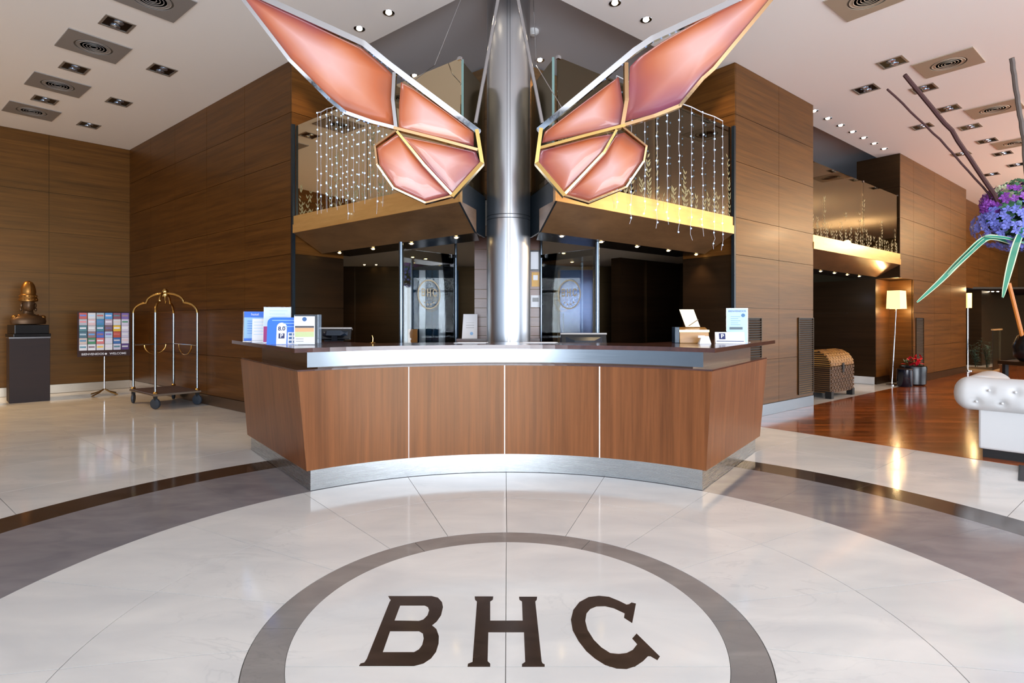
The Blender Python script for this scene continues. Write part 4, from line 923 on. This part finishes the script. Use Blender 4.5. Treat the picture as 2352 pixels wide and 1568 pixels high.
for i in range(6):
    for j in range(6):
        x0 = -BW+.02+i*pw; z1 = zt-.02-j*ph; c = rk_c[i][j]
        l = obj('leaflet', MB().hexa([(x0+.006, -.006, z1-ph+.004), (x0+pw-.006, -.006, z1-ph+.004), (x0+pw-.006, .0, z1-ph+.004), (x0+.006, .0, z1-ph+.004)], [(x0+.006, -.016, z1), (x0+pw-.006, -.016, z1), (x0+pw-.006, -.01, z1), (x0+.006, -.01, z1)]), plain('leaflet_%d_%d_%d' % c, c, .35), rk)
        rq = random.Random(i*7+j); hh = ph*.25
        cc = rk_c[(i+2) % 6][(j+3) % 6]
        obj('print', MB().box(x0+.015, x0+pw-.02, -.0175, -.015, z1-hh*2.2, z1-hh*1.2), plain('leaflet_%d_%d_%d' % cc, cc, .35), l)
for s, x in (('BIENVENIDOS', -.17), ('WELCOME', .2)):
    obj('lettering', text_mb(s, .052, .001, bold=.0008).xf(Matrix.Translation((x, -.002, zb+.045)) @ UP), PAPER, rk)
obj('emblem', MB().lathe([(.0001, 0), (.018, 0), (.018, .002), (.0001, .002)], 16).xf(UP).xf(Matrix.Translation((.02, -.001, zb+.045))), PAPER, rk)
# luggage cart
A_ = Vector((-5.40, 8.50)); B_ = Vector((-6.18, 9.15)); C_ = Vector((-4.98, 8.93)); cen = (B_+C_)/2; ux = (A_-B_).normalized(); ang = math.atan2(ux.y, ux.x)
ct = empty('luggage_cart', (cen.x, cen.y, 0), 'brass and chrome birdcage luggage cart with four castors beside the left wall', 'cart', None, ang)
hx, hy = .5, .3
obj('platform', MB().box(-hx-.03, hx+.03, -hy-.03, hy+.03, .2, .235), plain('cart_carpet', (70, 52, 50), .8), ct, bevel=.008)
obj('platform_rim', MB().tube([(-hx-.03, -hy-.03, .215), (hx+.03, -hy-.03, .215), (hx+.03, hy+.03, .215), (-hx-.03, hy+.03, .215), (-hx-.03, -hy-.03, .215)], .018, 8), plain('pewter', (150, 140, 130), .3, .9), ct, True)
TOPZ = 1.80
for sx in (-1, 1):
    for sy in (-1, 1):
        x0, y0 = sx*hx, sy*hy
        lo = [(x0, y0, .235), (x0, y0, 1.48)]
        up = [(x0, y0, 1.48)]
        for k in range(1, 9):
            a = k/8*PI/2; q = 1-(.42*(1-math.cos(a))); up.append((x0*q, y0*q, 1.48+.17*math.sin(a)))
        for k in range(1, 10):
            a = k/9*PI/2; q = .58-.52*(1-math.cos(a)); up.append((x0*q, y0*q, 1.65+.15*math.sin(a)))
        obj('post', MB().tube(lo, .018, 12), plain('cart_steel', (140, 146, 152), .16, 1), ct, True); obj('top_arch', MB().tube(up, .018, 10), BRASS, ct, True)
        obj('corner_cap', MB().lathe([(.03, .23), (.034, .25), (.02, .27)], 12, (x0, y0, 0)), BRASS, ct, True)
        c = obj('castor', MB().box(x0-.03, x0+.03, y0-.02, y0+.02, .14, .2), BLKM, ct)
        obj('wheel', MB().lathe([(.0001, -.02), (.06, -.022), (.08, -.016), (.084, 0), (.08, .016), (.06, .022), (.0001, .02)], 20).xf(Matrix.Rotation(PI/2, 4, 'X' if sx*sy > 0 else 'X')).xf(Matrix.Rotation(.5*sx, 4, 'Z')).xf(Matrix.Translation((x0, y0, .085))), plain('rubber', (44, 52, 62), .5), c, True)
obj('finial', MB().lathe([(.05, TOPZ-.05), (.06, TOPZ-.01), (.045, TOPZ+.02), (.05, TOPZ+.04), (.03, TOPZ+.07), (.0001, TOPZ+.08)], 16), BRASS, ct, True)
obj('rail', MB().tube([(-hx, hy, .96), (hx, hy, .96)], .01, 8), CHROME, ct, True)
obj('rail', MB().tube([(-hx, -hy, .96), (-hx, hy, .96)], .01, 8), CHROME, ct, True)
obj('hoop', MB().tube([(-hx, .02+.16*math.cos(a), .95-.15*math.sin(a)) for a in [PI*i/12 for i in range(13)]], .01, 8), BRASS, ct, True)
obj('hoop', MB().tube([(.0+.27*math.cos(a), hy, .95-.16*math.sin(a)) for a in [PI*i/12 for i in range(13)]], .01, 8), BRASS, ct, True)
obj('hook', MB().tube([(0, 0, TOPZ-.03), (0, 0, TOPZ-.12), (.03, 0, TOPZ-.16), (.05, 0, TOPZ-.12)], .008, 8), BRASS, ct, True)


# ================================================================== RIGHT SIDE THINGS
# wall louvres
def louvre(W, s0, s1, z0, z1, t, label):
    g = empty('wall_grille', (*W.p((s0+s1)/2, t), z0), label, 'vent', 'dark slatted wall grilles', W.ang); L = (s1-s0)/2; H_ = z1-z0
    obj('backing', MB().box(-L, L, -.004, .0, 0, H_), BLKM, g)
    n = int(H_/.034)
    for k in range(n): obj('slat', MB().hexa([(-L+.01, -.016, k*.034+.004), (L-.01, -.016, k*.034+.004), (L-.01, -.004, k*.034+.018), (-L+.01, -.004, k*.034+.018)], [(-L+.01, -.016, k*.034+.009), (L-.01, -.016, k*.034+.009), (L-.01, -.004, k*.034+.023), (-L+.01, -.004, k*.034+.023)]), WALLD, g)
    obj('frame', MB().box(-L-.01, -L+.008, -.018, 0, -.01, H_+.01).box(L-.008, L+.01, -.018, 0, -.01, H_+.01).box(-L, L, -.018, 0, -.012, 0).box(-L, L, -.018, 0, H_, H_+.012), WALLD, g)
s0, s1 = WR.hit(1833), WR.hit(1866); Ym = Vector(WR.p((s0+s1)/2, 0)).y
louvre(WR, s0, s1, H-(902-CY)/F*Ym, H-(731-CY)/F*Ym, -.001, 'tall narrow dark slatted grille on the lit wall block left of the chest')
s0, s1 = WR.hit(1716), WR.hit(1747); Ym = Vector(WR.p((s0+s1)/2, 0)).y
louvre(WR, s0, s1, .45, H-(731-CY)/F*Ym, -.001, 'dark slatted grille behind the right end of the desk')
s0, s1 = WR.hit(2103), WR.hit(2120); Ym = Vector(WR.p((s0+s1)/2, 0)).y
louvre(WR, s0, s1, H-(853-CY)/F*Ym, H-(731-CY)/F*Ym, -.001, 'dark slatted grille on the far wall block right of the lamp')
# wicker chest
q = WR.p(3.85, .42); ch = empty('wicker_chest', (*q, 0), 'woven domed-lid chest with gold-lit top standing in the recess', 'chest', None, WR.ang)
def wick(name, c1_, c2_):
    m, nt, b = nodes(name); N = nt.nodes.new; L = nt.links.new; tc = N('ShaderNodeTexCoord'); br = N('ShaderNodeTexBrick')
    br.inputs['Scale'].default_value = 14; br.inputs['Color1'].default_value = srgb(*c1_); br.inputs['Color2'].default_value = srgb(*c2_); br.inputs['Mortar'].default_value = srgb(40, 26, 14); br.inputs['Mortar Size'].default_value = .04
    mp = N('ShaderNodeMapping'); mp.inputs['Rotation'].default_value = (PI/2, 0, 0); L(tc.outputs['Object'], mp.inputs[0]); L(mp.outputs[0], br.inputs['Vector']); L(br.outputs['Color'], b.inputs['Base Color']); b.inputs['Roughness'].default_value = .45
    bp = N('ShaderNodeBump'); bp.inputs['Strength'].default_value = .5; L(br.outputs['Fac'], bp.inputs['Height']); bp.invert = True; L(bp.outputs[0], b.inputs['Normal']); return m
WK = wick('wicker', (120, 84, 46), (92, 60, 32)); WKL = wick('wicker_lid_lit', (196, 140, 66), (160, 108, 48))  # lid is a lighter wicker, the gold light on it put into colour
obj('body', MB().box(-.5, .5, -.29, .29, .09, .55), WK, ch, bevel=.01)
lid = [(-.29*math.cos(PI*i/14), .56+.26*math.sin(PI*i/14)) for i in range(15)]
mb = MB(); vs = [(-.5, y, z) for y, z in lid]+[(.5, y, z) for y, z in lid]; m = len(lid)
mb.add(vs, [tuple(range(m)), tuple(range(m, 2*m))[::-1]]+[(i+1, i, m+i, m+i+1) for i in range(m-1)]+[(0, m-1, 2*m-1, m)])
obj('lid', mb, WKL, ch, True)
# woven relief
wv = MB()
for i in range(17):
    for j in range(8):
        x = -.48+i*.0585; z = .105+j*.056; wv.box(x+.004, x+.05, -.302-.004*((i+j) % 2), -.288, z+(.004 if (i+j) % 2 else .014), z+(.05 if (i+j) % 2 else .04))
o = obj('front_weave', wv, WK, ch); o['kind'] = 'stuff'
wv = MB()
for i in range(17):
    for j in range(14):
        a = PI*(j+.1)/14; b = PI*(j+.85)/14; x = -.48+i*.0585; R0, R1 = 1.0, 1.035+.015*((i+j) % 2)
        P = [(-.29*math.cos(a), .26*math.sin(a)), (-.29*math.cos(b), .26*math.sin(b))]
        wv.hexa([(x, P[0][0], .56+P[0][1]), (x+.05, P[0][0], .56+P[0][1]), (x+.05, P[1][0], .56+P[1][1]), (x, P[1][0], .56+P[1][1])], [(x, P[0][0]*R1, .56+P[0][1]*R1), (x+.05, P[0][0]*R1, .56+P[0][1]*R1), (x+.05, P[1][0]*R1, .56+P[1][1]*R1), (x, P[1][0]*R1, .56+P[1][1]*R1)])
o = obj('lid_weave', wv, WKL, ch); o['kind'] = 'stuff'
for sx in (-1, 1):
    for sy in (-1, 1): obj('leg', MB().box(sx*.46-.05, sx*.46+.05, sy*.26-.05, sy*.26+.05, 0, .12), BLKM, ch)
obj('latch', MB().box(-.04, .04, -.315, -.3, .44, .6), BLKM, ch)
# notices and dim bottles in the recess
for k, (y0, y1) in enumerate(((698, 715), (718, 735))):
    p = WR.p(WR.hit(1943, 2.36), 2.36); g = empty('wall_notice', (*p, H-(y1-CY)/F*p[1]), 'small pale notice on the dark recess wall, %s one' % ('upper', 'lower')[k], 'sign', 'notices in the dark recess', WR.ang)
    h = (y1-y0)/F*p[1]; obj('frame', MB().box(-.14, .14, -.004, 0, -.01, h+.01), BLK, g); obj('sheet', MB().box(-.12, .12, -.008, -.004, 0, h), plain('grey_paper', (150, 150, 152), .5), g)
cbp = WR.p(3.6, 1.9); cb = empty('side_counter', (*cbp, 0), 'dark low counter in the recess behind the chest carrying blue bottles', 'counter', None, WR.ang)
obj('body', MB().box(-1.1, 1.1, -.25, .25, 0, .82), BLKM, cb); obj('counter_top', MB().box(-1.12, 1.12, -.27, .27, .82, .85), BLK, cb)
BB = plain('blue_glass_bottle', (30, 80, 190), .15, .1)
for k in range(9):
    a = cb.location+Vector((WR.u.x, WR.u.y, 0))*(-.1+.13*k)
    g = empty('glass_bottle', (a.x, a.y, .851), 'small blue glass bottle on the dark counter, %s from the left' % (ordn+['eighth', 'ninth'])[k], 'bottle', 'blue bottles on the recess counter')
    s = .8+.3*((k*7) % 3)/2
    obj('body', MB().lathe([(.032, 0), (.036, .02), (.036, .14*s), (.014, .18*s), (.014, .24*s)], 12), BB, g, True); obj('cap', MB().lathe([(.016, .24*s), (.016, .26*s), (.0001, .262*s)], 10), WIRE, g)
point('recess_glow', (*WR.p(4.2, 1.3), 1.9), 6, (.5, .65, 1), .1)
# leaning floor lamp
lp = WR.p(6.72, .2); lm = empty('floor_lamp', (*lp, 0), 'floor lamp with lit square shade and slanted chrome pole in the niche', 'lamp', None, WR.ang)
top_ = at(2068, 688, lp[1]+.0); 
rot = Matrix.Rotation(-WR.ang, 4, 'Z'); loc_top = rot @ (Vector((top_.x-lp[0], 0, top_.z))); bas = rot @ Vector((at(2041, 830, lp[1]).x-lp[0]-.02, 0, 0))
bas.y = .0; loc_top.y = -.02
obj('base', MB().lathe([(.11, 0), (.11, .015), (.02, .03), (.0001, .03)], 20, (bas.x, bas.y, 0)), CHROME, lm, True)
obj('pole', MB().tube([(bas.x, bas.y, .02), (loc_top.x, loc_top.y, loc_top.z+.05)], .011, 8), CHROME, lm, True)
sw = .21
mb = MB(); zs0, zs1 = loc_top.z-.19, loc_top.z+.19
mb.hexa([(-sw, -sw*.6, zs0), (sw, -sw*.6, zs0), (sw, sw*.6, zs0), (-sw, sw*.6, zs0)], [(-sw*.92, -sw*.55, zs1), (sw*.92, -sw*.55, zs1), (sw*.92, sw*.55, zs1), (-sw*.92, sw*.55, zs1)])
mb.f = mb.f[2:]     # open top and bottom
mb.xf(Matrix.Translation((loc_top.x, loc_top.y, 0)))
shm, nt, b = nodes('lamp_shade_lit'); b.inputs['Base Color'].default_value = srgb(240, 210, 160); b.inputs['Emission Color'].default_value = srgb(255, 206, 120); b.inputs['Emission Strength'].default_value = 1.6; b.inputs['Roughness'].default_value = .8
o = obj('lamp_shade', mb, shm, lm); sm = o.modifiers.new('s', 'SOLIDIFY'); sm.thickness = .003
pw_ = lm.location+Matrix.Rotation(WR.ang, 3, 'Z') @ Vector((loc_top.x, loc_top.y, 0)); 
point('lamp_bulb_up', (pw_.x, pw_.y, zs1+.06), 8, (1, .7, .34), .04); point('lamp_bulb_down', (pw_.x, pw_.y, zs0-.05), 8, (1, .7, .34), .04)
# pot with poinsettia
pp = WR.p(7.02, -.06); pt = empty('flower_pot', (*pp, 0), 'glossy black pot with a red poinsettia at the foot of the lamp', 'plant')
obj('pot', MB().lathe([(.2, 0), (.235, .03), (.25, .36), (.24, .4), (.22, .39), (.21, .34), (.0001, .34)], 24), BLK, pt, True)
rnd = random.Random(9); br_ = MB(); gl = MB()
for i in range(60):
    a = rnd.uniform(0, 2*PI); el = rnd.uniform(-.2, 1.2); l = rnd.uniform(.09, .15); c = Vector((rnd.uniform(-.12, .12), rnd.uniform(-.12, .12), .46+rnd.uniform(-.06, .1)))
    dv = Vector((math.cos(a)*math.cos(el), math.sin(a)*math.cos(el), math.sin(el)))*l; nv = dv.cross(Vector((0, 0, 1))).normalized()*.035; mm = c+dv*.55
    t_ = br_ if i < 36 else gl
    t_.add([c, mm+nv, c+dv, mm-nv, mm+Vector((0, 0, .012))], [(0, 1, 4), (1, 2, 4), (2, 3, 4), (3, 0, 4)])
o = obj('red_bracts', br_, plain('poinsettia_red', (200, 20, 40), .5), pt); o['kind'] = 'stuff'; o = obj('green_leaves', gl, LEAFD, pt); o['kind'] = 'stuff'
# second black pot beside it
pp = WR.p(6.52, -.06); pt2 = empty('black_vase', (*pp, 0), 'dark cylindrical vase left of the poinsettia pot', 'vase')
obj('body', MB().lathe([(.13, 0), (.14, .02), (.14, .36), (.12, .36), (.12, .04), (.0001, .04)], 20), plain('dark_ceramic', (10, 16, 30), .12), pt2, True); obj('rim', MB().lathe([(.14, .35), (.145, .36), (.14, .37)], 20), BLK, pt2, True)
# far passage: second lamp, plants in glass, lights
p2 = WR.p(12.0, .2); g = empty('floor_lamp', (p2[0], p2[1], 0), 'far floor lamp with narrow lit shade at the end of the wall', 'lamp'); 
zc = H-(690-CY)/F*p2[1]
sh2 = at(2223, 690, p2[1]).x-p2[0]
obj('pole', MB().tube([(sh2, 0, .02), (sh2, 0, zc)], .012, 8), CHROME, g, True); obj('base', MB().lathe([(.12, 0), (.12, .02), (.0001, .03)], 16, (sh2, 0, 0)), CHROME, g, True); obj('lamp_shade', MB().box(sh2-.06, sh2+.06, -.06, .06, zc-.2, zc+.2), shm, g)
point('far_lamp', (p2[0]+sh2, p2[1]-.2, zc+.3), 6, (1, .7, .34), .05)
LEAFG = plain('grey_green_leaf', (110, 130, 112), .5)
for k, (px, py, lab) in enumerate(((2243, 846, 'tall thin green plant at the end of the passage, left one'), (2268, 846, 'tall thin green plant at the end of the passage, right one'))):
    f_ = flo(px, py); gp = leafy((f_[0], f_[1], 0), lab, 40+k, 9, .85, .1, LEAFG, .2, None, 'plant', 'thin plants in the passage', .03)
f_ = flo(2255, 850); gg = empty('planter_bed', (f_[0]+.0, f_[1], 0), 'pale planter tray with glass screen under the passage plants', 'planter', None, .7)
obj('tray', MB().box(-.5, .5, -.3, .3, 0, .05), plain('straw', (150, 116, 70), .7), gg); obj('glass_side', MB().box(-.5, .6, -.31, -.3, .05, 1.1), CLEAR, gg); obj('rail', MB().box(-.55, .7, -.33, -.28, 1.1, 1.14), plain('straw', (150, 116, 70), .7), gg)
for k, px in enumerate((2233, 2246, 2270, 2280, 2292)):
    p = at(px, 665+1.2*k, 17.5)
    downlight_small((p.x, p.y, 2.28), 'tiny spotlight in the dark far passage, %s from the left' % ordn[k], 'spotlights in the far passage', r=.04, strength=25)
pe = struct('wall_passage_end', wbox(WR, 20, 20.2, -14, 8, 0, CEIL), WALLD)
for k in range(12): obj('panel', wbox(WR, 19.97, 20, -12+k*1.5, -10.51+k*1.5, .02, CEIL-.01), WALLD, pe)
struct('ceiling_passage', MB().box(11.5, 24, 16.2, 29, 2.285, 2.34), BLKM, ceiling)
# white chesterfield sofa
e_ = Vector((.67, -.742)); f__ = Vector((.742, .67)); so = Vector((4.68, 5.52))
sf = empty('chesterfield_sofa', (so.x, so.y, 0), 'white buttoned leather chesterfield sofa at the right picture edge', 'sofa', None, math.atan2(e_.y, e_.x))
LEA, nt, b = nodes('white_leather'); b.inputs['Base Color'].default_value = srgb(206, 206, 206); b.inputs['Roughness'].default_value = .38
n_ = nt.nodes.new('ShaderNodeTexNoise'); n_.inputs['Scale'].default_value = 60; bp = nt.nodes.new('ShaderNodeBump'); bp.inputs['Strength'].default_value = .06; nt.links.new(n_.outputs[0], bp.inputs['Height']); nt.links.new(bp.outputs[0], b.inputs['Normal'])
# local x along the visible back, local y away from the camera side
obj('body', MB().box(0, 1.9, 0, .75, .085, .56), LEA, sf, bevel=.02)
obj('plinth_base', MB().box(.03, 1.87, .03, .72, .0, .085), BLKM, sf)
def roll(x0, x1, y0, rx, rz_, zc, along='x', n=60, m=22, btn=()):
    mb = MB(); vs = []
    for i in range(n+1):
        k = i/n; x = x0+(x1-x0)*k
        endr = min(1, math.sqrt(max(0, 1-(max(0, 1-(x-x0)/.13))**2))+.001)*min(1, math.sqrt(max(0, 1-(max(0, 1-(x1-x)/.13))**2))+.001)
        for j in range(m):
            a = 2*PI*j/m; q = 1.0
            for bx, ba in btn:
                da = (a-ba+PI) % (2*PI)-PI; d2 = ((x-bx)**2+(da*rx)**2); q -= .16*math.exp(-d2/.0012)+.05*math.exp(-d2/.012)
            if along == 'x': vs.append((x, y0+rx*math.cos(a)*endr*q, zc+rz_*math.sin(a)*endr*q))
            else: vs.append((y0+rx*math.cos(a)*endr*q, x, zc+rz_*math.sin(a)*endr*q))
    fs = [(i*m+j, i*m+(j+1) % m, (i+1)*m+(j+1) % m, (i+1)*m+j) for i in range(n) for j in range(m)]
    fs += [tuple(range(m)), tuple(range(n*m, n*m+m))[::-1]]
    return mb.add(vs, fs)
bt = [(.0+.19*k+(.095 if r_ else 0), (PI+.45 if r_ == 0 else PI-.35)) for k in range(11) for r_ in (0, 1)]
R1 = obj('back_roll', roll(-.2, 2.0, .04, .17, .165, .625, 'x', 150, 36, bt), LEA, sf, True)
R2 = obj('arm_roll', roll(.0, .95, .0, .18, .15, .655, 'y', 60, 28), LEA, sf, True)
for bx, ba in bt:
    if bx < 1.6: obj('button', MB().ball((bx, .04+.155*math.cos(ba), .625+.15*math.sin(ba)), .013, 8, 5), LEA, sf, True)
# dark rug corner at right edge
rp = flo(2338, 1103)
g = empty('floor_mat', (rp[0], rp[1], 0), 'corner of a dark grey floor mat at the right picture edge', 'mat')
obj('mat', MB().prism([(0, 0), (.5, -.42), (.95, .05), (.45, .48)], .0005, .008), plain('mat_grey', (60, 58, 62), .8), g); obj('edge', MB().prism([(0, 0), (.02, -.005), (.46, .47), (.45, .48)], .008, .01), BLKM, g)
# console table, vase, flower arrangement
VY = 6.3; vp = at(2368, 0, VY); TH = H-(831-CY)/F*VY
cn = empty('console_table', (vp.x+.5, VY+.05, 0), 'dark narrow console table under the flower vase at the right edge', 'table')
obj('table_top', MB().box(-.66, 1.0, -.18, .2, TH-.04, TH), WALLD, cn)
for x in (-.62, .92):
    for y in (-.14, .14): obj('leg', MB().box(x-.02, x+.02, y-.02, y+.02, 0, TH-.04), BLKM, cn)
vz = empty('black_vase', (vp.x, VY, TH), 'black bottle vase holding sticks and flowers at the right edge', 'vase')
obj('body', MB().lathe([(.09, 0), (.15, .06), (.16, .18), (.12, .29), (.07, .34), (.08, .36), (.06, .36), (.05, .3), (.0001, .3)], 24), BLK, vz, True)
obj('foot', MB().lathe([(.095, 0), (.1, .006), (.09, .012)], 20), BRASS, vz, True)
fa = empty('flower_arrangement', (vp.x, VY, TH+.3), 'large arrangement of blue and purple flowers with bare branches and arching leaves', 'flowers')
O = Vector(fa.location); fm = Matrix.Translation(-O)
BRN = plain('branch_brown', (66, 34, 34), .6); OR = plain('orange_stick', (196, 116, 40), .5)
obj('stick', MB().tube([at(2317, 650, VY), at(2339, 765, VY)+Vector((.06, 0, -.1))], .02, 8).xf(fm), OR, fa, True)
rb_ = random.Random(12)
def branch(pts, r0, r1, Ys):
    P = [at(x, y, Y) for (x, y), Y in zip(pts, Ys)]; Q = []
    for a, b in zip(P, P[1:]):
        n = 7
        for k in range(n): Q.append(a+(b-a)*k/n+Vector((rb_.uniform(-1, 1), 0, rb_.uniform(-1, 1)))*.006)
    Q.append(P[-1]); n = len(Q); return MB().tube(Q, [r0+(r1-r0)*i/(n-1) for i in range(n)], 7)
obj('branch', branch([(2345, 560), (2283, 445), (2185, 300), (2078, 172)], .024, .021, [6.3, 6.2, 6.0, 5.8]).xf(fm), BRN, fa, True)
obj('branch', branch([(2340, 560), (2272, 446), (2160, 320), (2038, 205)], .011, .011, [6.3, 6.25, 6.1, 5.9]).xf(fm), BRN, fa, True)
obj('branch', branch([(2372, 560), (2352, 320), (2336, 220), (2324, 133)], .024, .024, [6.3, 6.2, 6.1, 6.0]).xf(fm), plain('branch_grey', (96, 84, 78), .6), fa, True)
# blossoms
def blossoms(nm, n, cxy, rad, mat, size, seed, petals=5):
    r = random.Random(seed); mb = MB()
    for _ in range(n):
        u = Vector((r.gauss(0, 1), r.gauss(0, 1), r.gauss(0, 1))).normalized()
        c = at(*cxy, VY)+Vector((u.x*rad[0], u.y*rad[0]*.8, u.z*rad[1]))
        a = u.orthogonal().normalized(); b = u.cross(a)
        a0 = r.uniform(0, 6)
        for k in range(petals):
            t = a0+2*PI*k/petals; d = (a*math.cos(t)+b*math.sin(t)); e = (a*math.cos(t+PI/2)+b*math.sin(t+PI/2))
            s = size*r.uniform(.8, 1.2)
            mb.add([c, c+d*s*.6+e*s*.35+u*s*.1, c+d*s+u*s*.25, c+d*s*.6-e*s*.35+u*s*.1], [(0, 1, 2, 3)])
    o = obj(nm, mb.xf(fm), mat, fa); o['kind'] = 'stuff'; return o
PUR = plain('purple_petal', (132, 60, 160), .5); BLU = plain('periwinkle_petal', (120, 128, 214), .5); WHT = plain('cream_petal', (214, 220, 180), .5); GRN = plain('sage_leaf', (70, 120, 84), .5)
blossoms('blue_blossoms', 330, (2362, 515), (.54, .30), BLU, .045, 1)
blossoms('blue_blossoms', 110, (2300, 500), (.2, .16), BLU, .045, 12)
blossoms('purple_blossoms', 150, (2335, 462), (.34, .2), PUR, .045, 2)
blossoms('purple_blossoms', 60, (2277, 476), (.1, .1), PUR, .04, 8)
blossoms('cream_buds', 40, (2315, 440), (.13, .1), WHT, .035, 3)
blossoms('green_sprigs', 240, (2368, 480), (.46, .34), GRN, .07, 4, 3)
blossoms('leaf_core', 240, (2372, 510), (.36, .26), LEAFD, .1, 6, 4)
# arching striped leaves
def strap(pts, wpx, Y0, Y1, seed):
    P = [at(x, y, Y0+(Y1-Y0)*i/(len(pts)-1)) for i, (x, y) in enumerate(pts)]; Q = []
    n = len(P)
    def cr_(t):
        i = min(int(t), n-2); f = t-i; p0 = P[max(i-1, 0)]; p1 = P[i]; p2 = P[i+1]; p3 = P[min(i+2, n-1)]
        return .5*((2*p1)+(p2-p0)*f+(2*p0-5*p1+4*p2-p3)*f*f+(3*p1-p0-3*p2+p3)*f**3)
    N_ = 26; Q = [cr_(t*(n-1)/N_) for t in range(N_+1)]; out = [MB(), MB()]
    for part, (a, b) in ((0, (-.7, .7)), (1, (.7, 1))):
        for i in range(N_):
            rows_ = []
            for k in (i, i+1):
                d = (Q[min(k+1, N_)]-Q[max(k-1, 0)]).normalized(); sd = d.cross(Vector((0, 1, .0))).normalized(); w_ = wpx*math.sin(PI*min(.97, (.12+.85*k/N_)))**.7
                rows_.append((Q[k], sd*w_))
            for (lo, hi) in (((a, b),) if part == 0 else ((.7, 1), (-1, -.7))):
                q = [rows_[0][0]+rows_[0][1]*lo, rows_[0][0]+rows_[0][1]*hi, rows_[1][0]+rows_[1][1]*hi, rows_[1][0]+rows_[1][1]*lo]
                q = [v+Vector((0, .01*abs(0), 0)) for v in q]
                out[part].hexa(q, [v+Vector((0, .003, 0)) for v in q])
    l = obj('strap_leaf', out[0].xf(fm), plain('teal_leaf', (40, 128, 104), .4), fa); obj('leaf_margin', out[1].xf(fm), plain('leaf_cream', (196, 214, 176), .45), l)
strap([(2330, 560), (2270, 545), (2215, 590), (2160, 645), (2106, 694)], .035, 6.2, 5.7, 1)
strap([(2300, 540), (2265, 550), (2230, 580), (2177, 630)], .022, 6.2, 5.8, 2)
strap([(2352, 520), (2335, 560), (2318, 620), (2303, 683)], .045, 6.1, 5.8, 3)
strap([(2262, 542), (2310, 546), (2360, 560)], .015, 6.0, 6.1, 4)
